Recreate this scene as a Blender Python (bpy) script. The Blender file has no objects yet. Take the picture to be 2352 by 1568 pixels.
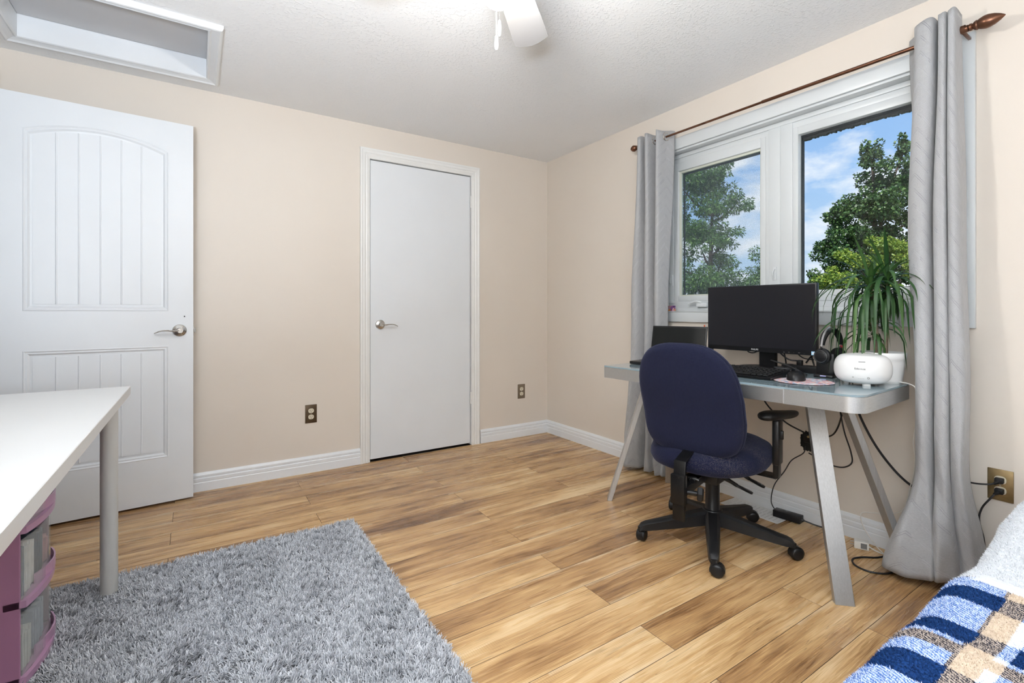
import bpy, bmesh, math, random
import numpy as np
from mathutils import Vector, Matrix, noise

random.seed(7)
RNG = np.random.default_rng(7)
SC = bpy.context.scene
COL = SC.collection
PI = math.pi
# ------------------------------------------------------------------ camera, world, sun, lights, exposure
cam = bpy.data.cameras.new('camera')
cam.sensor_width = 36.0
cam.lens = 36.0 * 1110 / 2352
cam.shift_y = -69.5 / 2352
cam.clip_start = 0.02
cam.clip_end = 400
camo = bpy.data.objects.new('camera', cam)
camo.location = (0, 0, 1.023)
camo.rotation_euler = (PI / 2, 0, -math.radians(33.1))
COL.objects.link(camo)
SC.camera = camo

SC.view_settings.view_transform = 'Standard'
SC.view_settings.look = 'None'
SC.view_settings.exposure = 0.0
SC.view_settings.gamma = 1.0
SC.view_settings.use_curve_mapping = False


def world_sky():
    w = bpy.data.worlds.new('sky')
    SC.world = w
    w.use_nodes = True
    n, l = w.node_tree.nodes, w.node_tree.links
    n.clear()
    out = n.new('ShaderNodeOutputWorld')
    bg = n.new('ShaderNodeBackground')
    tc = n.new('ShaderNodeTexCoord')
    sep = n.new('ShaderNodeSeparateXYZ')
    l.new(tc.outputs['Generated'], sep.inputs[0])
    grad = n.new('ShaderNodeValToRGB')
    e = grad.color_ramp.elements
    e[0].position = 0.0
    e[0].color = (.62, .74, .86, 1)
    e[1].position = .7
    e[1].color = (.12, .26, .62, 1)
    m = e.new(.16); m.color = (.42, .62, .90, 1)
    m = e.new(.38); m.color = (.22, .44, .85, 1)
    l.new(sep.outputs['Z'], grad.inputs[0])
    mp = n.new('ShaderNodeMapping')
    mp.inputs['Scale'].default_value = (1, 1, 2.2)
    mp.inputs['Location'].default_value = (.35, .1, .0)
    l.new(tc.outputs['Generated'], mp.inputs[0])
    nz = n.new('ShaderNodeTexNoise')
    nz.inputs['Scale'].default_value = 4.2
    nz.inputs['Detail'].default_value = 9
    nz.inputs['Roughness'].default_value = .55
    l.new(mp.outputs[0], nz.inputs['Vector'])
    # clouds are thick low on the horizon and thin out upwards
    thr = n.new('ShaderNodeMapRange')
    thr.inputs['From Min'].default_value = .0
    thr.inputs['From Max'].default_value = .45
    thr.inputs['To Min'].default_value = .15
    thr.inputs['To Max'].default_value = -.15
    l.new(sep.outputs['Z'], thr.inputs[0])
    add = n.new('ShaderNodeMath')
    add.operation = 'ADD'
    l.new(nz.outputs['Fac'], add.inputs[0])
    l.new(thr.outputs[0], add.inputs[1])
    cr = n.new('ShaderNodeValToRGB')
    cr.color_ramp.elements[0].position = .50
    cr.color_ramp.elements[0].color = (0, 0, 0, 1)
    cr.color_ramp.elements[1].position = .61
    cr.color_ramp.elements[1].color = (1, 1, 1, 1)
    l.new(add.outputs[0], cr.inputs[0])
    mix = n.new('ShaderNodeMixRGB')
    mix.inputs[2].default_value = (.93, .95, 1.0, 1)
    l.new(cr.outputs[0], mix.inputs[0])
    l.new(grad.outputs[0], mix.inputs[1])
    l.new(mix.outputs[0], bg.inputs[0])
    bg.inputs[1].default_value = 1.1
    l.new(bg.outputs[0], out.inputs[0])


world_sky()


def light(name, kind, energy, color=(1, 1, 1), loc=(0, 0, 0), rot=(0, 0, 0), **kw):
    d = bpy.data.lights.new(name, kind)
    d.energy = energy
    d.color = color
    for k, v in kw.items():
        setattr(d, k, v)
    o = bpy.data.objects.new(name, d)
    o.location = loc
    o.rotation_euler = rot
    COL.objects.link(o)
    return o


light('sun', 'SUN', 8.0, (1, .95, .86), rot=(math.radians(38), 0, math.radians(-55)), angle=.01)
# the photographer's flash bounced off the ceiling behind the camera
fl = light('bounce_flash', 'AREA', 150, (.78, .88, 1.0), (-.56, -.46, .98), shape='DISK', size=.5)
fl.rotation_euler = Vector((-.22, .12, .95)).to_track_quat('-Z', 'Y').to_euler()
# portal that steers the sky's light through the window
pl = light('window_portal', 'AREA', 1, (1, 1, 1), (2.60, 1.36, 1.52), (0, math.radians(90), 0), shape='RECTANGLE', size=.9, size_y=1.3)
pl.data.cycles.is_portal = True

# ------------------------------------------------------------------ helpers
MW = {}


def lin(r, g, b):
    f = lambda c: (c / 12.92 if c <= .04045 else ((c + .055) / 1.055) ** 2.4)
    return (f(r / 255), f(g / 255), f(b / 255), 1)


class Mat:
    def __init__(s, name):
        s.m = bpy.data.materials.new(name)
        s.m.use_nodes = True
        s.n = s.m.node_tree.nodes
        s.l = s.m.node_tree.links
        s.p = s.n['Principled BSDF']

    def new(s, t, **kw):
        x = s.n.new('ShaderNode' + t)
        for k, v in kw.items():
            setattr(x, k, v)
        return x

    def link(s, a, b):
        s.l.new(a, b)

    def coord(s, kind='Object', scale=(1, 1, 1)):
        tc = s.new('TexCoord')
        mp = s.new('Mapping')
        mp.inputs['Scale'].default_value = scale
        s.link(tc.outputs[kind], mp.inputs[0])
        return mp.outputs[0]

    def noise(s, vec, scale, detail=4, rough=.5):
        x = s.new('TexNoise')
        x.inputs['Scale'].default_value = scale
        x.inputs['Detail'].default_value = detail
        x.inputs['Roughness'].default_value = rough
        if vec is not None:
            s.link(vec, x.inputs['Vector'])
        return x.outputs['Fac']

    def ramp(s, fac, stops):
        r = s.new('ValToRGB')
        e = r.color_ramp.elements
        e[0].position, e[0].color = stops[0]
        e[1].position, e[1].color = stops[-1]
        for p, c in stops[1:-1]:
            k = e.new(p)
            k.color = c
        s.link(fac, r.inputs[0])
        return r.outputs[0]

    def math(s, op, a, b=None, c=None):
        x = s.new('Math', operation=op)
        for i, v in enumerate((a, b, c)):
            if v is None:
                continue
            if isinstance(v, (int, float)):
                x.inputs[i].default_value = v
            else:
                s.link(v, x.inputs[i])
        return x.outputs[0]

    def mix(s, fac, a, b, mode='MIX'):
        x = s.new('MixRGB', blend_type=mode)
        for i, v in enumerate((fac, a, b)):
            if isinstance(v, (int, float)):
                x.inputs[i].default_value = v if i == 0 else (v, v, v, 1)
            elif isinstance(v, tuple):
                x.inputs[i].default_value = v
            else:
                s.link(v, x.inputs[i])
        return x.outputs[0]

    def bump(s, h, strength=.3, dist=.01):
        b = s.new('Bump')
        b.inputs['Strength'].default_value = strength
        b.inputs['Distance'].default_value = dist
        s.link(h, b.inputs['Height'])
        s.link(b.outputs[0], s.p.inputs['Normal'])


def simple(name, col, rough=.5, metal=0., spec=.5, vary=0., vscale=30, bump=0., bscale=200, bdist=.002, scale=(1, 1, 1), **extra):
    M = Mat(name)
    M.p.inputs['Base Color'].default_value = col
    M.p.inputs['Roughness'].default_value = rough
    M.p.inputs['Metallic'].default_value = metal
    M.p.inputs['Specular IOR Level'].default_value = spec
    for k, v in extra.items():
        M.p.inputs[k.replace('_', ' ')].default_value = v
    if vary or bump:
        v = M.coord('Object', scale)
    if vary:
        f = M.noise(v, vscale, 3)
        d = tuple(max(0, c * (1 - vary)) for c in col[:3]) + (1,)
        b = tuple(min(1, c * (1 + vary)) for c in col[:3]) + (1,)
        M.link(M.ramp(f, [(.3, d), (.7, b)]), M.p.inputs['Base Color'])
    if bump:
        M.bump(M.noise(v, bscale, 3), bump, bdist)
    return M.m


class G:
    """collects shapes into one mesh"""

    def __init__(s):
        s.bm = bmesh.new()
        s.uv = None

    def _v(s, pts):
        return [s.bm.verts.new(p) for p in pts]

    def face(s, pts):
        return s.bm.faces.new(s._v(pts))

    def obox(s, c, ax, half, bevel=0, seg=2):
        c = Vector(c)
        ax = [Vector(a).normalized() for a in ax]
        r = bmesh.ops.create_cube(s.bm, size=2.0)
        vs = r['verts']
        for v in vs:
            co = v.co.copy()
            v.co = c + ax[0] * co.x * half[0] + ax[1] * co.y * half[1] + ax[2] * co.z * half[2]
        if ax[0].cross(ax[1]).dot(ax[2]) < 0:
            fs = {f for v in vs for f in v.link_faces}
            bmesh.ops.reverse_faces(s.bm, faces=list(fs))
        if bevel:
            es = {e for v in vs for e in v.link_edges}
            bmesh.ops.bevel(s.bm, geom=list(es), offset=bevel, segments=seg, affect='EDGES', profile=.5)
        return s

    def box(s, x0, x1, y0, y1, z0, z1, bevel=0, seg=2):
        return s.obox(((x0 + x1) / 2, (y0 + y1) / 2, (z0 + z1) / 2), ((1, 0, 0), (0, 1, 0), (0, 0, 1)),
                      (abs(x1 - x0) / 2, abs(y1 - y0) / 2, abs(z1 - z0) / 2), bevel, seg)

    def rod(s, p0, p1, w, h, side, bevel=0):
        """bar from p0 to p1; w measured along 'side'"""
        p0, p1 = Vector(p0), Vector(p1)
        d = (p1 - p0)
        a = Vector(side)
        a = (a - d.normalized() * a.dot(d.normalized())).normalized()
        b = d.normalized().cross(a)
        return s.obox((p0 + p1) / 2, (a, b, d), (w / 2, h / 2, d.length / 2), bevel)

    def tube(s, pts, r, seg=8, caps=True):
        pts = [Vector(p) for p in pts]
        n = len(pts)
        rings = []
        ref = None
        for i, p in enumerate(pts):
            t = (pts[min(i + 1, n - 1)] - pts[max(i - 1, 0)]).normalized()
            if ref is None:
                ref = t.orthogonal().normalized()
            ref = (ref - t * ref.dot(t))
            if ref.length < 1e-6:
                ref = t.orthogonal()
            ref.normalize()
            b = t.cross(ref)
            rr = r[i] if isinstance(r, (list, tuple)) else r
            rings.append(s._v([p + (ref * math.cos(2 * PI * k / seg) + b * math.sin(2 * PI * k / seg)) * rr for k in range(seg)]))
        for a, b in zip(rings, rings[1:]):
            for k in range(seg):
                s.bm.faces.new((a[k], a[(k + 1) % seg], b[(k + 1) % seg], b[k]))
        if caps:
            s.bm.faces.new(rings[0][::-1])
            s.bm.faces.new(rings[-1])
        return s

    def lathe(s, prof, c=(0, 0, 0), axis=(0, 0, 1), seg=24, caps=True):
        c, ax = Vector(c), Vector(axis).normalized()
        u = ax.orthogonal().normalized()
        w = ax.cross(u)
        rings = [s._v([c + ax * z + (u * math.cos(2 * PI * k / seg) + w * math.sin(2 * PI * k / seg)) * max(r, 1e-4) for k in range(seg)]) for r, z in prof]
        for a, b in zip(rings, rings[1:]):
            for k in range(seg):
                s.bm.faces.new((a[k], a[(k + 1) % seg], b[(k + 1) % seg], b[k]))
        if caps:
            s.bm.faces.new(rings[0][::-1])
            s.bm.faces.new(rings[-1])
        return s

    def prism(s, poly, o, u, v, w):
        """polygon (a,b) in plane o+a*u+b*v, extruded by vector w"""
        o, u, v, w = map(Vector, (o, u, v, w))
        A = s._v([o + u * a + v * b for a, b in poly])
        B = s._v([o + u * a + v * b + w for a, b in poly])
        n = len(poly)
        fs = [s.bm.faces.new(A[::-1]), s.bm.faces.new(B)]
        for k in range(n):
            fs.append(s.bm.faces.new((A[k], A[(k + 1) % n], B[(k + 1) % n], B[k])))
        if u.cross(v).dot(w) < 0:
            bmesh.ops.reverse_faces(s.bm, faces=fs)
        return s

    def sweep_profile(s, prof, p0, p1, out, up=(0, 0, 1)):
        """closed profile (o,h) swept straight from p0 to p1"""
        p0, p1, out, up = Vector(p0), Vector(p1), Vector(out), Vector(up)
        return s.prism(prof, p0, out, up, p1 - p0)

    def grid(s, P, closed_u=False, uv=None):
        """P[i][j] points"""
        V = [[s.bm.verts.new(p) for p in row] for row in P]
        if uv is not None and s.uv is None:
            s.uv = s.bm.loops.layers.uv.new('UVMap')
        n, m = len(P), len(P[0])
        for i in range(n - 1):
            for j in range(m if closed_u else m - 1):
                j2 = (j + 1) % m
                f = s.bm.faces.new((V[i][j], V[i][j2], V[i + 1][j2], V[i + 1][j]))
                if uv is not None:
                    for lp, (a, b) in zip(f.loops, ((i, j), (i, j2), (i + 1, j2), (i + 1, j))):
                        lp[s.uv].uv = uv[a][b]
        return V

    def build(s, name, mat, parent=None, smooth=False, world=False, normals=True, angle=35, mods=()):
        if normals:
            bmesh.ops.recalc_face_normals(s.bm, faces=s.bm.faces[:])
        me = bpy.data.meshes.new(name)
        s.bm.to_mesh(me)
        s.bm.free()
        return link_mesh(name, me, mat, parent, smooth, world, angle)


def root_matrix(parent):
    while parent.parent:
        parent = parent.parent
    return MW.get(parent.name, Matrix.Identity(4))


def link_mesh(name, me, mat, parent=None, smooth=False, world=False, angle=35):
    if world and parent is not None:
        me.transform(root_matrix(parent).inverted())
    if smooth:
        me.polygons.foreach_set('use_smooth', [True] * len(me.polygons))
        if angle < 180:
            me.set_sharp_from_angle(angle=math.radians(angle))
    o = bpy.data.objects.new(name, me)
    COL.objects.link(o)
    if parent is not None:
        o.parent = parent
    if mat:
        me.materials.append(mat)
    return o


def thing(name, label, cat, loc=(0, 0, 0), rz=0, group=None, kind=None):
    o = bpy.data.objects.new(name, None)
    COL.objects.link(o)
    o.location = loc
    o.rotation_euler = (0, 0, rz)
    o.empty_display_size = .05
    MW[o.name] = Matrix.Translation(loc) @ Matrix.Rotation(rz, 4, 'Z')
    return tag(o, label, cat, group, kind)


def tag(o, label=None, cat=None, group=None, kind=None):
    if label: o['label'] = label
    if cat: o['category'] = cat
    if group: o['group'] = group
    if kind: o['kind'] = kind
    return o


def npmesh(name, V, F, mat, parent=None, attr=None, world=False, smooth=False, uv=None):
    V = np.asarray(V, np.float32).reshape(-1, 3)
    F = np.asarray(F, np.int32)
    me = bpy.data.meshes.new(name)
    me.vertices.add(len(V))
    me.vertices.foreach_set('co', V.ravel())
    k = F.shape[1]
    me.loops.add(F.size)
    me.loops.foreach_set('vertex_index', F.ravel())
    me.polygons.add(len(F))
    me.polygons.foreach_set('loop_start', np.arange(0, F.size, k, dtype=np.int32))
    if attr is not None:
        a = me.attributes.new('rnd', 'FLOAT', 'POINT')
        a.data.foreach_set('value', np.asarray(attr, np.float32))
    if uv is not None:
        a = me.attributes.new('patch', 'FLOAT_VECTOR', 'POINT')
        a.data.foreach_set('vector', np.asarray(uv, np.float32).ravel())
    me.update(calc_edges=True)
    me.validate()
    return link_mesh(name, me, mat, parent, smooth, world, 180)


def catmull(pts, n):
    P = [Vector(p) for p in pts]
    P = [P[0] * 2 - P[1]] + P + [P[-1] * 2 - P[-2]]
    out = []
    segs = len(P) - 3
    for i in range(n):
        t = i / (n - 1) * segs
        k = min(int(t), segs - 1)
        f = t - k
        a, b, c, d = P[k:k + 4]
        out.append(.5 * ((2 * b) + (c - a) * f + (2 * a - 5 * b + 4 * c - d) * f * f + (3 * b - a - 3 * c + d) * f ** 3))
    return out


def text(name, body, size, mat, parent, loc, xdir, ydir, extrude=.0004, world=True, align='CENTER', shear=0):
    cu = bpy.data.curves.new(name, 'FONT')
    cu.body = body
    cu.size = size
    cu.align_x = align
    cu.align_y = 'CENTER'
    cu.extrude = extrude
    o = bpy.data.objects.new(name, cu)
    COL.objects.link(o)
    bpy.context.view_layer.update()
    me = bpy.data.meshes.new_from_object(o.evaluated_get(bpy.context.evaluated_depsgraph_get()))
    bpy.data.objects.remove(o)
    bpy.data.curves.remove(cu)
    me.materials.clear()
    me.materials.append(mat)
    o = bpy.data.objects.new(name, me)
    COL.objects.link(o)
    x, y = Vector(xdir).normalized(), Vector(ydir).normalized()
    z = x.cross(y)
    m = Matrix((x, y, z)).transposed().to_4x4()
    m.translation = Vector(loc)
    o.parent = parent
    if world:
        m = root_matrix(parent).inverted() @ m
    o.matrix_local = m
    return o


# ------------------------------------------------------------------ materials
def m_wall():
    M = Mat('beige_wall_paint')
    v = M.coord('Object')
    f = M.noise(v, 1.3, 2)
    M.link(M.ramp(f, [(.3, (.705, .635, .56, 1)), (.7, (.735, .67, .595, 1))]), M.p.inputs['Base Color'])
    M.p.inputs['Roughness'].default_value = .55
    M.bump(M.noise(v, 260, 2), .08, .002)
    return M.m


def m_ceiling():
    M = Mat('stippled_ceiling_paint')
    M.p.inputs["Base Color"].default_value = (.89, .90, .91, 1)
    M.p.inputs['Roughness'].default_value = .8
    v = M.coord('Object')
    big = M.noise(v, 3.5, 2)
    blobs = M.noise(v, 85, 3, .6)
    h = M.math('MULTIPLY', M.ramp(blobs, [(.52, (0, 0, 0, 1)), (.66, (1, 1, 1, 1))]), M.ramp(big, [(.35, (.25,) * 3 + (1,)), (.6, (1, 1, 1, 1))]))
    M.bump(h, .42, .004)
    return M.m


def m_plank():
    M = Mat('brown_laminate_wood')
    tc = M.new('TexCoord')
    oi = M.new('ObjectInfo')
    r = oi.outputs['Random']
    tsep = M.new('SeparateColor')
    M.link(oi.outputs['Color'], tsep.inputs[0])
    tone = tsep.outputs[0]
    off = M.new('CombineXYZ')
    M.link(M.math('MULTIPLY', r, 53), off.inputs[0])
    M.link(M.math('MULTIPLY', r, 91), off.inputs[1])
    add = M.new('VectorMath', operation='ADD')
    M.link(tc.outputs['Object'], add.inputs[0])
    M.link(off.outputs[0], add.inputs[1])

    def sc(x, y):
        mp = M.new('Mapping')
        mp.inputs['Scale'].default_value = (x, y, 1)
        M.link(add.outputs[0], mp.inputs[0])
        return mp.outputs[0]
    # warped grain
    warp = M.noise(sc(2.2, 9), 1, 3)
    v2 = M.new('VectorMath', operation='ADD')
    wv = M.new('CombineXYZ')
    M.link(M.math('MULTIPLY', warp, 1.6), wv.inputs[1])
    M.link(sc(1.0, 22), v2.inputs[0])
    M.link(wv.outputs[0], v2.inputs[1])
    grain = M.noise(v2.outputs[0], 1.4, 6, .62)
    fine = M.noise(sc(5, 190), 1, 4, .6)
    fine = M.math('ADD', M.math('MULTIPLY', fine, .6), M.math('MULTIPLY', M.noise(sc(11, 420), 1, 3, .6), .4))
    patch = M.noise(sc(1.4, 6.5), 1.1, 3, .55)
    dark = M.noise(sc(2.6, 13), 1.7, 4, .6)
    base = M.math('ADD', M.math('MULTIPLY', grain, .55), M.math('MULTIPLY', patch, .65))
    base = M.math('ADD', base, M.math('MULTIPLY', M.math('SUBTRACT', fine, .5), .75))
    base = M.math('ADD', base, M.math('MULTIPLY', M.math('SUBTRACT', tone, .5), .30))
    col = M.ramp(base, [(.36, (.12, .056, .024, 1)), (.48, (.285, .152, .064, 1)), (.58, (.44, .252, .108, 1)), (.70, (.62, .395, .18, 1)), (.84, (.80, .585, .33, 1))])
    # dark mineral streaks
    st = M.ramp(dark, [(.60, (0, 0, 0, 1)), (.74, (1, 1, 1, 1))])
    col = M.mix(M.math('MULTIPLY', st, .42), col, (.125, .064, .033, 1))
    # thin dark cracks along the grain
    crack = M.noise(sc(1.1, 34), 1.9, 2, .5)
    ck = M.math('SUBTRACT', 1.0, M.math('MULTIPLY', M.math('ABSOLUTE', M.math('SUBTRACT', crack, .5)), 70))
    ck = M.math('MULTIPLY', M.math('MAXIMUM', ck, 0.0), M.ramp(M.noise(sc(2, 5), 1.3, 2), [(.5, (0, 0, 0, 1)), (.62, (1, 1, 1, 1))]))
    col = M.mix(M.math('MULTIPLY', ck, .55), col, (.07, .035, .018, 1))
    # pale sapwood along one edge of some boards
    sep = M.new('SeparateXYZ')
    M.link(tc.outputs['Object'], sep.inputs[0])
    edge = M.math('ABSOLUTE', M.math('ADD', sep.outputs[1], M.math('MULTIPLY', M.math('SUBTRACT', M.noise(sc(3, 3), 1.5, 5), .5), .03)))
    e1 = M.ramp(edge, [(.054, (0, 0, 0, 1)), (.067, (1, 1, 1, 1))])
    sel = M.math('GREATER_THAN', M.noise(sc(.9, .01), 1.0, 1), .56)
    col = M.mix(M.math('MULTIPLY', M.math('MULTIPLY', e1, sel), .6), col, (.78, .60, .38, 1))
    # fine saw marks across the grain
    saw = M.new('TexWave')
    saw.inputs['Scale'].default_value = 42
    saw.inputs['Distortion'].default_value = 3
    M.link(sc(1, .08), saw.inputs[0])
    sm = M.math('MULTIPLY', saw.outputs['Fac'], M.ramp(M.noise(sc(3, 16), 1.2, 2), [(.5, (0, 0, 0, 1)), (.66, (1, 1, 1, 1))]))
    col = M.mix(M.math('MULTIPLY', sm, .16), col, (.12, .06, .03, 1))
    M.link(col, M.p.inputs['Base Color'])
    M.link(M.math('ADD', .20, M.math('MULTIPLY', grain, .16)), M.p.inputs['Roughness'])
    M.bump(M.math('ADD', M.math('MULTIPLY', fine, .6), grain), .06, .0015)
    return M.m


def m_brushed(name, col, rough=.32, scale=(1, 1, 1)):
    M = Mat(name)
    M.p.inputs['Metallic'].default_value = 1
    v = M.coord('Object', scale)
    f = M.noise(v, 6, 5, .7)
    M.link(M.ramp(f, [(.3, tuple(c * .8 for c in col) + (1,)), (.7, tuple(col) + (1,))]), M.p.inputs['Base Color'])
    M.link(M.math('ADD', rough, M.math('MULTIPLY', f, .12)), M.p.inputs['Roughness'])
    M.bump(f, .05, .001)
    return M.m


def m_fabric_navy(name, lint):
    M = Mat(name)
    v = M.coord('Object')
    f = M.noise(v, 340, 2)
    wv = M.new('TexWave', bands_direction='Z')
    wv.inputs['Scale'].default_value = 115
    wv.inputs['Distortion'].default_value = 1.2
    wv.inputs['Detail'].default_value = 2
    wv.inputs['Detail Scale'].default_value = 8
    M.link(v, wv.inputs[0])
    h = M.math('ADD', M.math('MULTIPLY', wv.outputs['Fac'] if not lint else M.noise(v, 520, 2), .7), M.math('MULTIPLY', f, .6))
    col = M.ramp(h, [(.25, (.0035, .0042, .012, 1)), (.7, (.0085, .010, .028, 1)), (.95, (.020, .023, .052, 1))])
    # stray pale hairs
    mp = M.coord('Object', (1, .22, .5))
    a = M.noise(mp, 330, 3, .6)
    b = M.noise(mp, 9, 2)
    fibre = M.math('MULTIPLY', M.ramp(M.math('ABSOLUTE', M.math('SUBTRACT', a, .5)), [(.0, (1, 1, 1, 1)), (.018, (0, 0, 0, 1))]), M.ramp(b, [(.62 - .24 * lint, (0, 0, 0, 1)), (.8 - .15 * lint, (1, 1, 1, 1))]))
    col = M.mix(M.math('MULTIPLY', fibre, .25 + .35 * lint), col, (.30, .27, .24, 1))
    M.link(col, M.p.inputs['Base Color'])
    M.p.inputs['Roughness'].default_value = .95
    M.p.inputs['Specular IOR Level'].default_value = .15
    M.p.inputs['Sheen Weight'].default_value = .12
    M.p.inputs['Sheen Tint'].default_value = (.4, .45, .7, 1)
    M.bump(h, .25, .0015)
    return M.m


def m_curtain():
    M = Mat('grey_chevron_curtain_fabric')
    tc = M.new('TexCoord')
    sep = M.new('SeparateXYZ')
    M.link(tc.outputs['UV'], sep.inputs[0])
    u, v = sep.outputs[0], sep.outputs[1]
    tri = M.math('ABSOLUTE', M.math('SUBTRACT', M.math('FRACT', M.math('MULTIPLY', u, 8.5)), .5))   # 12 cm zigzag
    ph = M.math('FRACT', M.math('ADD', M.math('MULTIPLY', v, 17), M.math('MULTIPLY', tri, 3.4)))
    l1 = M.math('MAXIMUM', M.math('SUBTRACT', 1, M.math('MULTIPLY', M.math('ABSOLUTE', M.math('SUBTRACT', ph, .3)), 32)), 0)
    l2 = M.math('MAXIMUM', M.math('SUBTRACT', 1, M.math('MULTIPLY', M.math('ABSOLUTE', M.math('SUBTRACT', ph, .46)), 38)), 0)
    ln = M.math('MAXIMUM', l1, l2)
    brk = M.ramp(M.noise(M.coord('UV', (40, 14, 1)), 1, 2), [(.35, (0, 0, 0, 1)), (.6, (1, 1, 1, 1))])
    ln = M.math('MULTIPLY', ln, brk)
    weave = M.noise(M.coord('UV', (300, 300, 1)), 1, 2)
    c0 = M.ramp(weave, [(.3, (.335, .337, .345, 1)), (.7, (.395, .397, .405, 1))])
    sheen = M.math('GREATER_THAN', M.noise(M.coord('UV', (25, 3, 1)), 1, 1), .52)
    lc = M.mix(sheen, (.20, .20, .225, 1), (.56, .57, .60, 1))
    M.link(M.mix(M.math('MULTIPLY', ln, .9), c0, lc), M.p.inputs['Base Color'])
    M.p.inputs['Roughness'].default_value = .6
    M.p.inputs['Sheen Weight'].default_value = .2
    crease = M.noise(M.coord('UV', (7, 7, 1)), 1.5, 4)
    M.bump(M.math('ADD', M.math('MULTIPLY', ln, -.12), M.math('MULTIPLY', crease, .9)), .5, .012)
    return M.m


def plaid_nodes(M, vec):
    """blue, white and cream checks in metres"""
    sep = M.new('SeparateXYZ')
    M.link(vec, sep.inputs[0])
    x, y = sep.outputs[0], sep.outputs[1]

    def bands(t, off, period, wd_):
        f = M.math('MULTIPLY', M.math('FRACT', M.math('DIVIDE', M.math('ADD', t, off), period)), 1.0)
        navy = M.math('ADD', M.math('LESS_THAN', f, wd_), M.math('MULTIPLY', M.math('GREATER_THAN', f, .5), M.math('LESS_THAN', f, .5 + wd_)))
        cream = M.math('MULTIPLY', M.math('GREATER_THAN', f, .335), M.math('LESS_THAN', f, .45))
        return navy, cream
    nx, cx = bands(x, -1.213 + 3.25, .325, .20)
    ny, cy = bands(y, -.205 + 3.2, .32, .35)
    both = M.math('MULTIPLY', nx, ny)
    one = M.math('ABSOLUTE', M.math('SUBTRACT', nx, ny))
    cr = M.math('MAXIMUM', cx, cy)
    # twill: slanted fine lines where a dark and a light band cross
    wob = M.math('MULTIPLY', M.math('SUBTRACT', M.noise(vec, 30, 3), .5), 1.6)
    tw = M.math('FRACT', M.math('ADD', M.math('MULTIPLY', M.math('ADD', x, M.math('MULTIPLY', y, .55)), 165), wob))
    tw = M.ramp(tw, [(.38, (0, 0, 0, 1)), (.56, (1, 1, 1, 1))])
    light = M.mix(cr, (.80, .82, .86, 1), (.66, .54, .42, 1))
    dark = M.mix(cr, (.10, .20, .48, 1), (.03, .03, .045, 1))
    fleck = M.noise(vec, 260, 2)
    navy = M.ramp(fleck, [(.35, (.004, .016, .065, 1)), (.65, (.014, .055, .19, 1))])
    half = M.mix(tw, dark, M.mix(cr, (.62, .70, .86, 1), (.50, .42, .36, 1)))
    c = M.mix(one, light, half)
    return M.mix(both, c, navy)


def m_plaid(attr=False):
    M = Mat('plaid_fleece_fibres' if attr else 'plaid_fleece')
    if attr:
        a = M.new('Attribute', attribute_name='patch')
        vec = a.outputs['Vector']
    else:
        tc = M.new('TexCoord')
        vec = tc.outputs['UV']
    M.link(plaid_nodes(M, vec), M.p.inputs['Base Color'])
    M.p.inputs['Roughness'].default_value = .95
    M.p.inputs['Specular IOR Level'].default_value = .1
    if not attr:
        M.bump(M.noise(vec, 300, 3), .5, .003)
    return M.m


def m_rug(base=False):
    M = Mat('grey_shag_backing' if base else 'grey_shag_fibre')
    if base:
        M.p.inputs['Base Color'].default_value = (.10, .102, .11, 1)
    else:
        a = M.new('Attribute', attribute_name='rnd')
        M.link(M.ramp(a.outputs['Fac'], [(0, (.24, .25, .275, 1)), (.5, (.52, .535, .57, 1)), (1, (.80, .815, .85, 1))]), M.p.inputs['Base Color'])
    M.p.inputs['Roughness'].default_value = .75
    M.p.inputs['Specular IOR Level'].default_value = .2
    return M.m


def m_leaf(name, stops, trans=.35):
    M = Mat(name)
    a = M.new('Attribute', attribute_name='rnd')
    c = M.ramp(a.outputs['Fac'], stops)
    M.link(c, M.p.inputs['Base Color'])
    M.p.inputs['Roughness'].default_value = .45
    tr = M.new('BsdfTranslucent')
    M.link(c, tr.inputs[0])
    mx = M.new('MixShader')
    mx.inputs[0].default_value = trans
    out = M.n['Material Output']
    M.link(M.p.outputs[0], mx.inputs[1])
    M.link(tr.outputs[0], mx.inputs[2])
    M.link(mx.outputs[0], out.inputs[0])
    return M.m


def m_thin_glass():
    M = Mat('window_glass')
    tr = M.new('BsdfTransparent')
    tr.inputs[0].default_value = (.97, .985, .98, 1)
    gl = M.new('BsdfGlossy')
    gl.inputs['Roughness'].default_value = .02
    fr = M.new('Fresnel')
    fr.inputs[0].default_value = 1.3
    mx = M.new('MixShader')
    M.link(fr.outputs[0], mx.inputs[0])
    M.link(tr.outputs[0], mx.inputs[1])
    M.link(gl.outputs[0], mx.inputs[2])
    M.link(mx.outputs[0], M.n['Material Output'].inputs[0])
    return M.m


def m_screen_mesh():
    M = Mat('insect_screen_mesh')
    tr = M.new('BsdfTransparent')
    tr.inputs[0].default_value = (.93, .95, .97, 1)
    df = M.new('BsdfDiffuse')
    df.inputs[0].default_value = (.30, .36, .42, 1)
    v = M.coord('Object')
    sep = M.new('SeparateXYZ')
    M.link(v, sep.inputs[0])
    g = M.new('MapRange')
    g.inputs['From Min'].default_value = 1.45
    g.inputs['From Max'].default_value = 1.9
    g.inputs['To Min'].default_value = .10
    g.inputs['To Max'].default_value = .58  # haze painted into the mesh, thicker towards the top
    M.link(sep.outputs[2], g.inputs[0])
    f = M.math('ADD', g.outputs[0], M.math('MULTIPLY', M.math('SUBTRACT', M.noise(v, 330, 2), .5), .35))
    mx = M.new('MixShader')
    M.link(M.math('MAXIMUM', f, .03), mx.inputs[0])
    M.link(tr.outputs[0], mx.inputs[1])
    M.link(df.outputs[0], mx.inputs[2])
    M.link(mx.outputs[0], M.n['Material Output'].inputs[0])
    return M.m


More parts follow.
